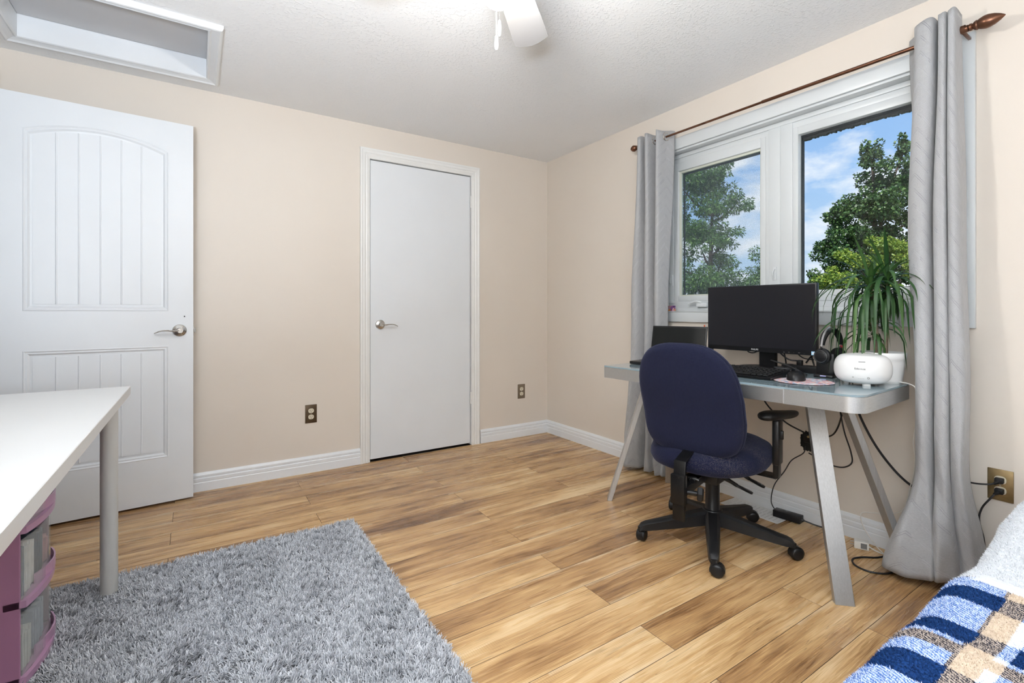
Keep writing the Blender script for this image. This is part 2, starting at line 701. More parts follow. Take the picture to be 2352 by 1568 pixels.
def m_translucent(name, col, alpha, rough=.35):
    M = Mat(name)
    M.p.inputs['Base Color'].default_value = col
    M.p.inputs['Roughness'].default_value = rough
    tr = M.new('BsdfTransparent')
    tr.inputs[0].default_value = tuple(.5 + .5 * c for c in col[:3]) + (1,)
    mx = M.new('MixShader')
    mx.inputs[0].default_value = alpha
    M.link(tr.outputs[0], mx.inputs[1])
    M.link(M.p.outputs[0], mx.inputs[2])
    M.link(mx.outputs[0], M.n['Material Output'].inputs[0])
    return M.m


def m_emit(name, col, strength):
    M = Mat(name)
    M.p.inputs['Base Color'].default_value = col
    M.p.inputs['Emission Color'].default_value = col
    M.p.inputs['Emission Strength'].default_value = strength
    return M.m


def m_mosaic(name, cols, scale):
    M = Mat(name)
    v = M.coord('Object')
    vo = M.new('TexVoronoi')
    vo.inputs['Scale'].default_value = scale
    M.link(v, vo.inputs['Vector'])
    sp = M.new('SeparateColor')
    M.link(vo.outputs['Color'], sp.inputs[0])
    n = len(cols)
    r = M.new('ValToRGB')
    r.color_ramp.interpolation = 'CONSTANT'
    e = r.color_ramp.elements
    e[0].position, e[0].color = 0, cols[0]
    e[1].position, e[1].color = 1 / n, cols[1]
    for i in range(2, n):
        k = e.new(i / n)
        k.color = cols[i]
    M.link(sp.outputs[0], r.inputs[0])
    M.link(r.outputs[0], M.p.inputs['Base Color'])
    M.p.inputs['Roughness'].default_value = .6
    return M.m


WALL = m_wall()
CEIL = m_ceiling()
PLANK = m_plank()
JOINT = simple('dark_plank_bevel', (.10, .058, .032, 1), .6)
SUB = simple('dark_underlay', (.03, .02, .015, 1), .9)
TRIM = simple('white_trim_paint', (.80, .82, .84, 1), .35, vary=.02, vscale=6)
CASING = simple('offwhite_casing_paint', (.80, .80, .78, 1), .35, vary=.02, vscale=8)
DOORW = simple('white_door_paint', (.76, .785, .81, 1), .38, vary=.015, vscale=3)
VINYL = simple('white_window_vinyl', (.66, .69, .70, 1), .3, vary=.01, vscale=5)
GASKET = simple('dark_glazing_gasket', (.025, .028, .033, 1), .7, bump=.6, bscale=90, bdist=.01)
GLASSM = m_thin_glass()
SCREENM = m_screen_mesh()
NICKEL = m_brushed('brushed_nickel', (.62, .60, .57), .22, (30, 30, 30))
ALU = m_brushed('brushed_aluminium', (.72, .74, .75), .34, (1.2, 60, 60))
ALULEG = m_brushed('brushed_aluminium_leg', (.60, .61, .62), .45, (40, 40, 1.5))
GLASSTOP = simple('blue_grey_back_painted_glass', (.25, .33, .37, 1), .07, vary=.03, vscale=4, Coat_Weight=.4)
BLACKP = simple('black_plastic', (.008, .008, .009, 1), .36, spec=.3, bump=.15, bscale=700, bdist=.0005)
BLACKR = simple('black_soft_plastic', (.010, .010, .011, 1), .45, spec=.3, bump=.2, bscale=500, bdist=.0006)
BLACKM = simple('black_painted_steel', (.006, .006, .0065, 1), .3, spec=.3)
BLACKS = simple('black_screen', (.007, .007, .010, 1), .32, Specular_IOR_Level=.35)
LAPS = simple('glossy_dark_screen', (.016, .017, .017, 1), .08)
RUBBER = simple('black_cable_rubber', (.012, .012, .014, 1), .5)
WHITEC = simple('white_cable_plastic', (.75, .73, .68, 1), .45)
WHITEP = simple('white_glossy_plastic', (.82, .82, .81, 1), .25)
BRONZE = simple('oil_rubbed_bronze', (.16, .075, .045, 1), .3, metal=.85, vary=.25, vscale=25)
BROWNPL = simple('dark_bronze_cover_plate', (.10, .068, .040, 1), .4, metal=.6, vary=.15, vscale=40)
GREYPL = simple('taupe_cover_plate', (.22, .175, .125, 1), .4, metal=.5)
BRASSPL = simple('antique_brass_cover_plate', (.30, .215, .105, 1), .42, metal=.75, vary=.3, vscale=22)
IVORY = simple('ivory_socket_plastic', (.70, .64, .50, 1), .4)
NAVY = m_fabric_navy('navy_woven_upholstery', .0)
NAVYS = m_fabric_navy('navy_upholstery_with_hairs', 1.0)
CURT = m_curtain()
PLAID = m_plaid()
PLAIDF = m_plaid(True)
WFLEECE = simple('white_fleece', (.68, .70, .73, 1), .95, vary=.03, vscale=14, bump=.6, bscale=120, bdist=.006, spec=.1)
MATTR = simple('mattress_ticking', (.7, .7, .7, 1), .9)
RUGB, RUGF = m_rug(True), m_rug()
TABLETOP = simple('white_laminate_top', (.63, .63, .62, 1), .3, vary=.012, vscale=3)
TABLEDGE = TABLETOP
LEGGREY = simple('grey_powder_coat', (.62, .62, .60, 1), .38)
PURPLE = m_translucent('purple_translucent_plastic', (.46, .22, .36, 1), .82, .35)
MAUVE = m_translucent('mauve_drawer_rail_plastic', (.52, .30, .46, 1), .93, .3)
FROST = m_translucent('frosted_clear_plastic', (.90, .92, .91, 1), .15, .35)
FANW = simple('white_fan_paint', (.46, .46, .47, 1), .4)
GLOBE = m_emit('lit_frosted_globe', (1, .97, .92, 1), 185.0)
POTW = simple('white_ceramic_pot', (.80, .80, .79, 1), .3)
SOIL = simple('dark_potting_soil', (.03, .02, .014, 1), .95, bump=.8, bscale=120, bdist=.01)
DRAC = m_leaf('dracaena_leaf', [(0, (.010, .035, .010, 1)), (.5, (.022, .078, .018, 1)), (1, (.085, .17, .045, 1))], .15)
STEMM = simple('dracaena_stem', (.18, .14, .09, 1), .8, vary=.3, vscale=60)
BARK = simple('tree_bark', (.06, .045, .035, 1), .9, vary=.3, vscale=20)
GRASS = simple('lawn_grass', (.06, .12, .03, 1), .9, vary=.3, vscale=3)
HINGE = simple('white_painted_hinge', (.76, .76, .74, 1), .35)
LAMPL = simple('silver_headset_trim', (.55, .55, .57, 1), .3, metal=.9)
RED = simple('red_accent', (.45, .02, .03, 1), .4)
VENTW = simple('white_enamel_vent', (.80, .80, .79, 1), .35)
ROOF = simple('dark_exterior', (.10, .10, .10, 1), .9)

# ------------------------------------------------------------------ room shell
XL, XR, YF, YB, ZC = -.80, 2.493, -1.45, 3.277, 2.286
T = .15


def struct(o, label=None, cat=None):
    return tag(o, label, cat, kind='structure')


g = G(); g.box(XL - T, XR + T, YF - T, YB + .9, -.20, -.0085)
floor = struct(g.build('floor', SUB), 'brown wood laminate floor of staggered planks', 'floor')

PL, PW = 1.31, .1365
full_plank = None


def plank_mesh(L, W):
    g = G()
    h, b = .008, .0006
    x, y = L / 2 - .00035, W / 2 - .00035
    top = [(-x + b, -y + b, 0), (x - b, -y + b, 0), (x - b, y - b, 0), (-x + b, y - b, 0)]
    mid = [(-x, -y, -b), (x, -y, -b), (x, y, -b), (-x, y, -b)]
    bot = [(-x, -y, -h), (x, -y, -h), (x, y, -h), (-x, y, -h)]
    vt, vm, vb = g._v(top), g._v(mid), g._v(bot)
    dark = []
    g.bm.faces.new(vt)
    g.bm.faces.new(vb[::-1])
    for a, c in ((vt, vm), (vm, vb)):
        for k in range(4):
            dark.append(g.bm.faces.new((a[k], c[k], c[(k + 1) % 4], a[(k + 1) % 4])))
    for f in dark:
        f.material_index = 1
    bmesh.ops.recalc_face_normals(g.bm, faces=g.bm.faces[:])
    me = bpy.data.meshes.new('plank')
    g.bm.to_mesh(me)
    g.bm.free()
    me.materials.append(PLANK)
    me.materials.append(JOINT)
    return me


meshes = {}
# boards that are clearly paler or darker than their neighbours: (row, board counted from the row's own joint)
TONES = {(2, 0): .95, (2, 1): .45, (1, 0): .78, (1, 1): .9, (3, 0): .75, (3, 1): .9, (4, 0): .9, (4, 1): .5, (5, 0): .5, (6, 0): .72, (6, 1): .42, (0, 0): .6, (0, 1): .55,
         (10, 1): .85, (9, 1): .35, (12, 0): .35, (12, 1): .7, (8, 1): .45, (8, 0): .5, (7, 0): .55, (-1, 0): .8, (-2, 0): .7, (-1, 1): .4, (14, 0): .5, (13, 0): .65}
for k in range(-16, 19):
    y0 = .68 + PW * k
    y1 = y0 + PW
    off = -.10 if k % 2 == 0 else .505
    n0 = math.floor((XL - off) / PL)
    for j in range(n0, n0 + 5):
        a, b = max(off + j * PL, XL), min(off + (j + 1) * PL, XR)
        if b - a < .02:
            continue
        key = round(b - a, 3)
        if key not in meshes:
            meshes[key] = plank_mesh(b - a, PW)
        o = bpy.data.objects.new('plank', meshes[key])
        o.location = ((a + b) / 2, (y0 + y1) / 2, 0)
        tn = TONES.get((k, j), random.uniform(.3, .7))
        o.color = (tn, tn, tn, 1)
        COL.objects.link(o)
        o.parent = floor

# ceiling with the attic hatch hole
HX0, HX1, HY0, HY1 = -.69, .046, 2.546, 3.075
g = G()
g.box(XL - T, XR + T, YF - T, HY0, ZC, ZC + .14)
g.box(XL - T, XR + T, HY1, YB + .9, ZC, ZC + .14)
g.box(XL - T, HX0, HY0, HY1, ZC, ZC + .14)
g.box(HX1, XR + T, HY0, HY1, ZC, ZC + .14)
struct(g.build('ceiling', CEIL), 'white stippled ceiling', 'ceiling')

hatch = struct(thing('trim_2', 'white moulded frame around the recessed attic hatch in the ceiling', 'hatch trim', (-.32, 2.81, ZC)))
HATCHP = simple('grey_white_hatch_panel', (.60, .60, .61, 1), .6, vary=.02, vscale=5)
g = G(); g.box(HX0 + .004, HX1 - .004, HY0 + .004, HY1 - .004, ZC + .092, ZC + .12)
g.build('hatch_panel', HATCHP, hatch, world=True)
for nm, a, b in (('lining_board', (HX0, HY1 - .004), (HX1, HY1)), ('lining_board', (HX0, HY0), (HX1, HY0 + .004)), ('lining_board', (HX0, HY0 + .004), (HX0 + .004, HY1 - .004)), ('lining_board', (HX1 - .004, HY0 + .004), (HX1, HY1 - .004))):
    g = G(); g.box(a[0], b[0], a[1], b[1], ZC - .002, ZC + .09)
    g.build(nm, TRIM, hatch, world=True)
# moulded casing: mitred profile, four sides
prof = [(0, 0), (0, -.010), (.006, -.014), (.014, -.010), (.020, -.012), (.036, -.018), (.044, -.024), (.052, -.022), (.058, -.012), (.058, 0)]
cx0, cx1, cy0, cy1 = HX0 + .004, HX1 - .004, HY0 + .004, HY1 - .004
corners = [((cx0, cy0), (-1, -1)), ((cx1, cy0), (1, -1)), ((cx1, cy1), (1, 1)), ((cx0, cy1), (-1, 1))]
for k in range(4):
    (p, d), (q, e) = corners[k], corners[(k + 1) % 4]
    g = G()
    A = g._v([(p[0] + d[0] * o, p[1] + d[1] * o, ZC + h) for o, h in prof])
    B = g._v([(q[0] + e[0] * o, q[1] + e[1] * o, ZC + h) for o, h in prof])
    n = len(prof)
    g.bm.faces.new(A); g.bm.faces.new(B[::-1])
    for i in range(n):
        g.bm.faces.new((A[i], B[i], B[(i + 1) % n], A[(i + 1) % n]))
    g.build('moulding', TRIM, hatch, world=True)

# walls
DX0, DX1, DZ = .985, 1.759, 2.056                       # closet doorway
g = G()
g.box(XL - T, DX0 - .022, YB, YB + .12, 0, ZC)
g.box(DX1 + .022, XR + T, YB, YB + .12, 0, ZC)
g.box(DX0 - .022, DX1 + .022, YB, YB + .12, DZ + .02, ZC)
g.box(DX0 - .2, DX1 + .2, YB + .70, YB + .78, 0, ZC)     # back of the closet
g.box(DX0 - .25, DX0 - .2, YB + .12, YB + .78, 0, ZC)
g.box(DX1 + .2, DX1 + .25, YB + .12, YB + .78, 0, ZC)
struct(g.build('wall_back', WALL), 'beige painted wall behind both white doors', 'wall')

WY0, WY1, WZ0, WZ1 = .645, 2.065, 1.02, 2.02            # window opening
g = G()
g.box(XR, XR + T, YF - T, WY0, 0, ZC)
g.box(XR, XR + T, WY1, YB, 0, ZC)
g.box(XR, XR + T, WY0, WY1, 0, WZ0)
g.box(XR, XR + T, WY0, WY1, WZ1, ZC)
struct(g.build('wall_right', WALL), 'beige painted wall with the window above the desk', 'wall')

EY0, EY1 = 2.34, 3.115                                   # entrance doorway in the left wall
g = G()
g.box(XL - .12, XL, YF - T, EY0, 0, ZC)
g.box(XL - .12, XL, EY1, YB, 0, ZC)
g.box(XL - .12, XL, EY0, EY1, 2.05, ZC)
struct(g.build('wall_left', WALL), 'beige painted wall behind the white table', 'wall')
g = G(); g.box(XL - T, XR + T, YF - T, YF, 0, ZC)
struct(g.build('wall_front', WALL), 'beige painted wall behind the bed', 'wall')
# hall beyond the entrance
g = G()
g.box(XL - 1.20, XL - 1.12, 1.4, YB + .9, 0, ZC)
g.box(XL - 1.2, XL - .12, 1.3, 1.4, 0, ZC)
g.box(XL - 1.2, XL - .12, YB + .8, YB + .9, 0, ZC)
struct(g.build('wall_hall', WALL), 'beige hall wall beyond the open white door', 'wall')
g = G(); g.box(XL - 1.2, XL - T, 1.3, YB + .9, -.2, 0)
struct(g.build('floor_hall', SUB), 'hall floor beyond the open door', 'floor')
g = G(); g.box(XL - 1.2, XL - T, 1.3, YB + .9, ZC, ZC + .14)
struct(g.build('ceiling_hall', CEIL), 'hall ceiling beyond the open door', 'ceiling')

# baseboards
bprof = [(0, 0), (.016, 0), (.016, .048), (.0135, .052), (.0145, .056), (.0145, .071), (.010, .077), (.0125, .080), (.0125, .090), (.006, .104), (0, .104)]


def baseboard(name, p0, p1, out, label):
    g = G()
    g.sweep_profile(bprof, p0, p1, out)
    return struct(g.build(name, TRIM), label, 'baseboard')


baseboard('baseboard_back', (XL, YB, 0), (.918, YB, 0), (0, -1, 0), 'white stepped baseboard left of the closet door')
baseboard('baseboard_back', (1.838, YB, 0), (XR, YB, 0), (0, -1, 0), 'short white stepped baseboard right of the closet door')
baseboard('baseboard_right', (XR, YF, 0), (XR, YB - .016, 0), (-1, 0, 0), 'white stepped baseboard under the window')
baseboard('baseboard_left', (XL, YF, 0), (XL, EY0 - .07, 0), (1, 0, 0), 'white stepped baseboard behind the table')

# closet door casing (trim_1)
cas = struct(thing('trim_1', 'white moulded casing around the narrow closet door', 'door casing', (1.372, YB, 0)))
cp = [(0, 0), (0, .018), (.012, .020), (.024, .016), (.034, .018), (.044, .013), (.058, .010), (.066, .008), (.066, 0)]
ix0, ix1, iz = DX0 - .003, DX1 + .003, DZ + .003


def casing_piece(pa, da, pb, db):
    g = G()
    A = g._v([(pa[0] + da[0] * o, YB - h, pa[1] + da[1] * o) for o, h in cp])
    B = g._v([(pb[0] + db[0] * o, YB - h, pb[1] + db[1] * o) for o, h in cp])
    n = len(cp)
    g.bm.faces.new(A); g.bm.faces.new(B[::-1])
    for i in range(n):
        g.bm.faces.new((A[i], B[i], B[(i + 1) % n], A[(i + 1) % n]))
    g.build('casing_board', CASING, cas, world=True)


# profile offset grows away from the opening; widest thickness outside
cp = [(o, h) for o, h in [(0, 0), (0, .008), (.010, .010), (.020, .013), (.028, .011), (.036, .016), (.048, .016), (.056, .020), (.066, .019), (.066, 0)]]
casing_piece((ix0, 0), (-1, 0), (ix0, iz), (-1, 1))
casing_piece((ix0, iz), (-1, 1), (ix1, iz), (1, 1))
casing_piece((ix1, iz), (1, 1), (ix1, 0), (1, 0))
for x0, x1, z0, z1 in ((DX0 - .022, DX0 - .002, 0, DZ + .02), (DX1 + .002, DX1 + .022, 0, DZ + .02), (DX0 - .002, DX1 + .002, DZ + .002, DZ + .02)):
    g = G(); g.box(x0, x1, YB + .0002, YB + .12, z0, z1)
    g.build('jamb', CASING, cas, world=True)

# closet door (door_1)
d1 = struct(thing('door_1', 'narrow flat white closet door with nickel lever, closed', 'door', (1.372, YB, 0)))
g = G(); g.box(DX0 + .003, DX1 - .004, YB + .004, YB + .038, .014, DZ - .004, .0015, 1)
g.build('slab', DOORW, d1, world=True)
for z in (1.86, .36):
    g = G()
    g.tube([(DX1 - .001, YB - .004, z - .045), (DX1 - .001, YB - .004, z + .045)], .0055, 10)
    for k in range(4):
        zz = z - .027 + k * .018
        g.tube([(DX1 - .001, YB - .004, zz - .001), (DX1 - .001, YB - .004, zz + .001)], .0062, 10)
    g.build('hinge', HINGE, d1, True, True)


def lever(parent, c, u, n, world=True):
    """lever handle: rosette at c, lever runs along u, n out of the door"""
    c, u, n = Vector(c), Vector(u), Vector(n)
    up = Vector((0, 0, 1))
    g = G()
    g.lathe([(.0325, 0), (.0325, .004), (.030, .009), (.022, .013), (.015, .016), (.014, .045), (.0125, .049)], c, n, 32)
    o = g.build('rosette', NICKEL, parent, True, world)
    pts = [c + n * .040 + u * .004, c + n * .043 + u * .028 - up * .002, c + n * .044 + u * .055 + up * .001, c + n * .042 + u * .085 - up * .001, c + n * .040 + u * .112 - up * .013]
    P = catmull(pts, 22)
    g = G()
    rows = []
    for i, p in enumerate(P):
        f = i / 21
        a, b = (.010 - .003 * f) if f < .9 else .0062, .0055 - .0030 * f
        t = (P[min(i + 1, 21)] - P[max(i - 1, 0)]).normalized()
        s = n.cross(t).normalized()
        rows.append([p + n * (a * math.cos(2 * PI * k / 10)) + s * (b * math.sin(2 * PI * k / 10)) for k in range(10)])
    V = g.grid(rows, closed_u=True)
    g.bm.faces.new(V[0]); g.bm.faces.new(V[-1])
    g.build('lever', NICKEL, parent, True, world, angle=60)
    return o


lever(d1, (1.055, YB + .004, .932), (1, 0, 0), (0, -1, 0))

# entrance door, open (door_2): hinge at the left wall, local x along the door
d2 = struct(thing('door_2', 'open white panelled door with arched beadboard upper panel', 'door', (-.776, 3.097, 0), math.radians(4.75)))
DW, DH = .762, 2.032
ST, RECESS = .008, .0
g = G()
g.box(0, DW, .0085, .035, .012, DH)
core = g.build('core', DOORW, d2)
px0, px1 = .100, .653
U0, U1, RISE = 1.023, 1.872, .056
L0, L1 = .249, .839
arc = lambda x, base, rise, a, b: base + rise * (1 - ((x - (a + b) / 2) / ((b - a) / 2)) ** 2)


def panel_frame_piece(poly):
    g = G()
    g.prism(poly, (0, 0, 0), (1, 0, 0), (0, 0, 1), (0, .0085, 0))
    return g


for nm, poly in (('stile', [(0, .012), (px0, .012), (px0, DH), (0, DH)]), ('stile', [(px1, .012), (DW, .012), (DW, DH), (px1, DH)]),
                 ('rail', [(px0, .012), (px1, .012), (px1, L0), (px0, L0)]), ('rail', [(px0, L1), (px1, L1), (px1, U0), (px0, U0)]),
                 ('rail', [(px1, DH), (px0, DH)] + [(x, arc(x, U1, RISE, px0, px1)) for x in np.linspace(px0, px1, 25)])):
    panel_frame_piece(poly).build(nm, DOORW, d2)


def sticking(z0, top, n):
    """sloped moulding inside a panel opening: loops offset inward"""
    offs = [(0, .0), (.004, -.0015), (.010, .002), (.016, .0015), (.024, .0075), (.034, .0085)]
    loops = []
    for o, d in offs:
        a, b = px0 + o, px1 - o
        xs = np.linspace(a, b, n)
        lp = [(a, d, z0 + o), (b, d, z0 + o)]
        lp += [(x, d, top(px0 + (x - a) / (b - a) * (px1 - px0)) - o) for x in xs[::-1]]
        loops.append(lp)
    g = G()
    g.grid(loops, closed_u=True)
    return g


sticking(U0, lambda x: arc(x, U1, RISE, px0, px1), 25).build('moulding', DOORW, d2, True, normals=False, angle=25)
sticking(L0, lambda x: L1, 2).build('moulding', DOORW, d2, True, normals=False, angle=25)
bx0, bx1 = px0 + .034, px1 - .034
nb = 6
for z0, top in ((U0 + .034, lambda x: arc(x, U1, RISE, px0, px1) - .034), (L0 + .034, lambda x: L1 - .034)):
    w = (bx1 - bx0) / nb
    for k in range(nb):
        a, b = bx0 + k * w + (.0 if k == 0 else .0026), bx0 + (k + 1) * w - (.0 if k == nb - 1 else .0026)
        xs = np.linspace(a, b, 6)
        g = G()
        g.prism([(a, z0), (b, z0)] + [(x, top(x)) for x in xs[::-1]], (0, .0055, 0), (1, 0, 0), (0, 0, 1), (0, .004, 0))
        g.build('panel_board', DOORW, d2)
        if k:   # raised bead between boards
            x = bx0 + k * w
            g = G()
            g.tube([(x, .0068, z0), (x, .0068, top(x))], .0042, 10)
            g.build('bead', DOORW, d2, True)
lever(d2, (DW - .062, .0, .920), (-1, 0, 0), (0, -1, 0), False)
g = G(); g.box(DW, DW + .003, .006, .030, .885, .955, .001, 1); g.box(DW + .003, DW + .013, .010, .024, .905, .93, .003)
g.build('latch', NICKEL, d2)
g = G(); g.lathe([(.0035, 0), (.003, .002)], (DW - .04, -.0001, .995), (0, -1, 0), 10)
g.build('screw_hole', GASKET, d2)
# door casing on the left wall
cas2 = struct(thing('trim_3', 'white casing around the entrance doorway', 'door casing', (XL, 2.7, 0)))
for a in ((EY0 - .06, EY0, 0, 2.11), (EY1, EY1 + .06, 0, 2.11), (EY0, EY1, 2.05, 2.11)):
    g = G(); g.box(XL - .0, XL + .016, a[0], a[1], a[2], a[3], .003)
    g.build('casing_board', CASING, cas2, world=True)

# ------------------------------------------------------------------ window
win = struct(thing('window_1', 'white vinyl window of two panes above the desk', 'window', (XR, 1.355, .958)))


def wbox(name, x0, x1, y0, y1, z0, z1, mat=VINYL, bev=.002, parent=win):
    g = G(); g.box(x0, x1, y0, y1, z0, z1, bev)
    return g.build(name, mat, parent, True, True, angle=30)


cw = .068
wbox('casing_board', XR - .018, XR, WY0 - cw, WY0, .958, 2.09)
wbox('casing_board', XR - .018, XR, WY1, WY1 + cw, .958, 2.09)
wbox('casing_board', XR - .018, XR, WY0, WY1, WZ1, 2.09)
wbox('apron_board', XR - .018, XR, WY0, WY1, .958, WZ0 - .002)
wbox('sill_board', XR - .022, XR + .055, WY0, WY1, WZ0 - .002, WZ0 + .004)
# jamb linings
wbox('jamb_lining', XR - .004, XR + .055, WY0, WY0 + .012, WZ0 + .004, WZ1)
wbox('jamb_lining', XR - .004, XR + .055, WY1 - .012, WY1, WZ0 + .004, WZ1)
wbox('jamb_lining', XR - .004, XR + .055, WY0, WY1, WZ1 - .012, WZ1)
FX = XR + .05
ya, yb = WY0 + .012, WY1 - .012
za, zb = WZ0 + .004, WZ1 - .012
wbox('frame_head', FX, FX + .08, ya, yb, 1.985, zb)
wbox('frame_head', FX + .006, FX + .08, ya, yb, 1.955, 1.985)
wbox('frame_sill', FX, FX + .08, ya, yb, za, 1.045)
wbox('frame_sill', FX + .006, FX + .08, ya, yb, 1.045, 1.0855)
wbox('frame_jamb', FX, FX + .08, ya, ya + .04, 1.075, 1.955)
wbox('frame_jamb', FX, FX + .08, yb - .035, yb, 1.075, 1.955)
wbox('mullion', FX, FX + .08, 1.283, 1.345, 1.045, 1.985)
wbox('mullion_cover', FX - .001, FX + .05, 1.345, 1.405, 1.045, 1.985)
# left operating sash with screen
sash = wbox('sash', FX + .004, FX + .05, 1.405, 1.425, 1.085, 1.957)
wbox('sash_stile', FX + .004, FX + .05, 1.425, 1.452, 1.085, 1.957)
wbox('sash_stile', FX + .004, FX + .05, 1.985, 2.018, 1.085, 1.957)
wbox('sash_rail', FX + .004, FX + .05, 1.452, 1.985, 1.905, 1.957)
wbox('sash_rail', FX + .004, FX + .05, 1.452, 1.985, 1.085, 1.118)
CREAMV = simple('cream_screen_frame', (.62, .64, .55, 1), .4)
for a in ((1.452, 1.462, 1.118, 1.905), (1.972, 1.985, 1.118, 1.905), (1.462, 1.972, 1.118, 1.126), (1.462, 1.972, 1.892, 1.905)):
    wbox('screen_frame', FX + .018, FX + .034, a[0], a[1], a[2], a[3], CREAMV, .001)
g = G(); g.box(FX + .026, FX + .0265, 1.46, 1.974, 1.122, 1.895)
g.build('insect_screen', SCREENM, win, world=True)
g = G(); g.box(FX + .046, FX + .049, 1.45, 1.987, 1.116, 1.907)
g.build('pane', GLASSM, win, world=True)
# right fixed light with stops
wbox('glazing_stop', FX + .002, FX + .05, 1.257, 1.283, 1.10, 1.955)
wbox('glazing_stop', FX + .002, FX + .05, .73, .775, 1.10, 1.955)
wbox('glazing_stop', FX + .002, FX + .05, .775, 1.257, 1.915, 1.955)
wbox('glazing_stop', FX + .002, FX + .05, ya + .04, 1.283, 1.075, 1.128)
g = G(); g.box(FX + .030, FX + .033, .77, 1.262, 1.12, 1.92)
g.build('pane', GLASSM, win, world=True)
g = G()
for a in ((1.2535, 1.2575, 1.128, 1.915), (.775, .779, 1.128, 1.915), (.779, 1.2535, 1.905, 1.915), (.779, 1.2535, 1.128, 1.131)):
    g.box(FX + .0335, FX + .060, a[0], a[1], a[2], a[3])
for k in range(70):       # ragged caulking at the head
    y = .78 + .47 * k / 70
    g.box(FX + .040, FX + .060, y, y + .0072, 1.905 - random.uniform(.010, .017), 1.907)
for a in ((1.460, 1.463, 1.12, 1.90), (1.975, 1.979, 1.12, 1.90), (1.463, 1.975, 1.888, 1.90), (1.463, 1.975, 1.12, 1.124)):
    g.box(FX + .050, FX + .062, a[0], a[1], a[2], a[3])
g.build('gasket', GASKET, win, world=True)
for y in (1.372, 2.030):      # sash locks
    g = G(); g.box(FX - .006, FX, y - .009, y + .009, 1.185, 1.255, .002)
    p = g.build('sash_lock', VINYL, win, True, True)
    g = G(); g.tube(catmull([(FX - .008, y + .004, 1.20), (FX - .014, y + .006, 1.215), (FX - .014, y + .002, 1.235), (FX - .009, y - .004, 1.245)], 10), .0035, 8)
    g.build('lock_lever', VINYL, p, True, True)
g = G()
g.obox((FX - .010, 1.80, 1.062), ((1, 0, 0), (0, 1, 0), (0, 0, 1)), (.014, .035, .014), .006)
crank = g.build('crank_housing', VINYL, win, True, True)
g = G(); g.tube(catmull([(FX - .018, 1.80, 1.075), (FX - .030, 1.83, 1.082), (FX - .026, 1.865, 1.074), (FX - .022, 1.885, 1.066)], 14), [.007] * 10 + [.006, .006, .007, .008], 8)
g.build('crank_handle', VINYL, crank, True, True)
# eave outside, seen dark above the panes
ex = thing('roof_eave', 'dark roof overhang outside above the window', 'eave', (2.75, 1.36, 2.3), kind='structure')
g = G(); g.box(XR + T, XR + T + .5, -1.6, 5.0, 2.31, 2.42)
g.build('soffit', ROOF, ex, world=True)
g = G(); g.box(XL - .3, XR + T, YF - .3, YB + 1.1, ZC + .14, ZC + .24)
struct(g.build('roof', ROOF), 'roof slab above the ceiling', 'roof')

# ------------------------------------------------------------------ outside
g = G(); g.box(2.9, 60, -40, 60, -3.2, -3.0)
struct(g.build('ground', GRASS), 'green lawn far below the window', 'lawn')


def foliage(centers, radii, n, size, narrow, droop, seed, bias=0):
    """leaf blades scattered over the shells of ellipsoid clumps"""
    rng = np.random.default_rng(seed)
    cc, rr_ = [], []
    for c, r in zip(centers, radii):        # each clump is a cluster of smaller sprays with gaps between
        for _ in range(15):
            d = rng.normal(size=3); d /= np.linalg.norm(d)
            k = rng.uniform(.25, .95)
            cc.append(np.array(c) + d * np.array(r) * k)
            rr_.append(np.array(r) * rng.uniform(.22, .42) * np.array([1, 1, .75]))
    centers, radii = np.array(cc), np.array(rr_)
    wgt = (radii[:, 0] * radii[:, 2]); wgt = wgt / wgt.sum()
    idx = rng.choice(len(centers), n, p=wgt)
    d = rng.normal(size=(n, 3)); d /= np.linalg.norm(d, axis=1)[:, None]
    rad = rng.uniform(.25, 1.0, n) ** .45
    P = centers[idx] + d * radii[idx] * rad[:, None]
    a = d + rng.normal(size=(n, 3)) * .8; a[:, 2] -= droop
    a /= np.linalg.norm(a, axis=1)[:, None]
    b = np.cross(a, rng.normal(size=(n, 3))); b /= np.linalg.norm(b, axis=1)[:, None]
    c = np.cross(a, b)
    s = size * rng.uniform(.6, 1.3, n)[:, None]
    w = s * narrow
    V = np.stack([P, P + a * s * .45 + b * w - c * w * .3, P + a * s, P + a * s * .45 - b * w - c * w * .3], 1)
    F = (np.arange(n)[:, None] * 4 + np.arange(4)[None]).astype(int)
    r = np.repeat(np.clip(rng.normal(.45 + bias, .25, n), 0, 1), 4)
    return V, F, r


def tree(name, label, base, top, clumps, n, size, narrow, droop, mat, seed, branches=(), cat='tree', group=None):
    t = thing(name, label, cat, base, 0, group)
    g = G()
    b, tp = Vector(base), Vector(top)
    pts = [b.lerp(tp, f) + Vector((math.sin(f * 5 + seed) * .06, math.cos(f * 4 + seed) * .06, 0)) for f in np.linspace(0, 1, 9)]
    g.tube(pts, [.13 * (1 - .85 * i / 8) for i in range(9)], 8)
    for c, r in clumps:
        f = max(.25, min(.85, (c[2] - .5 - b.z) / (tp.z - b.z)))
        g.tube(catmull([b.lerp(tp, f), b.lerp(tp, f) * .5 + Vector(c) * .5 + Vector((0, 0, -.1)), c], 6), [.04, .035, .03, .022, .016, .01], 6)
    g.build('trunk', BARK, t, True, True)
    V, F, r = foliage([c for c, _ in clumps], [q for _, q in clumps], n, size, narrow, droop, seed)
    tag(npmesh('foliage', V, F, mat, t, attr=r, world=True), kind='stuff')
    return t


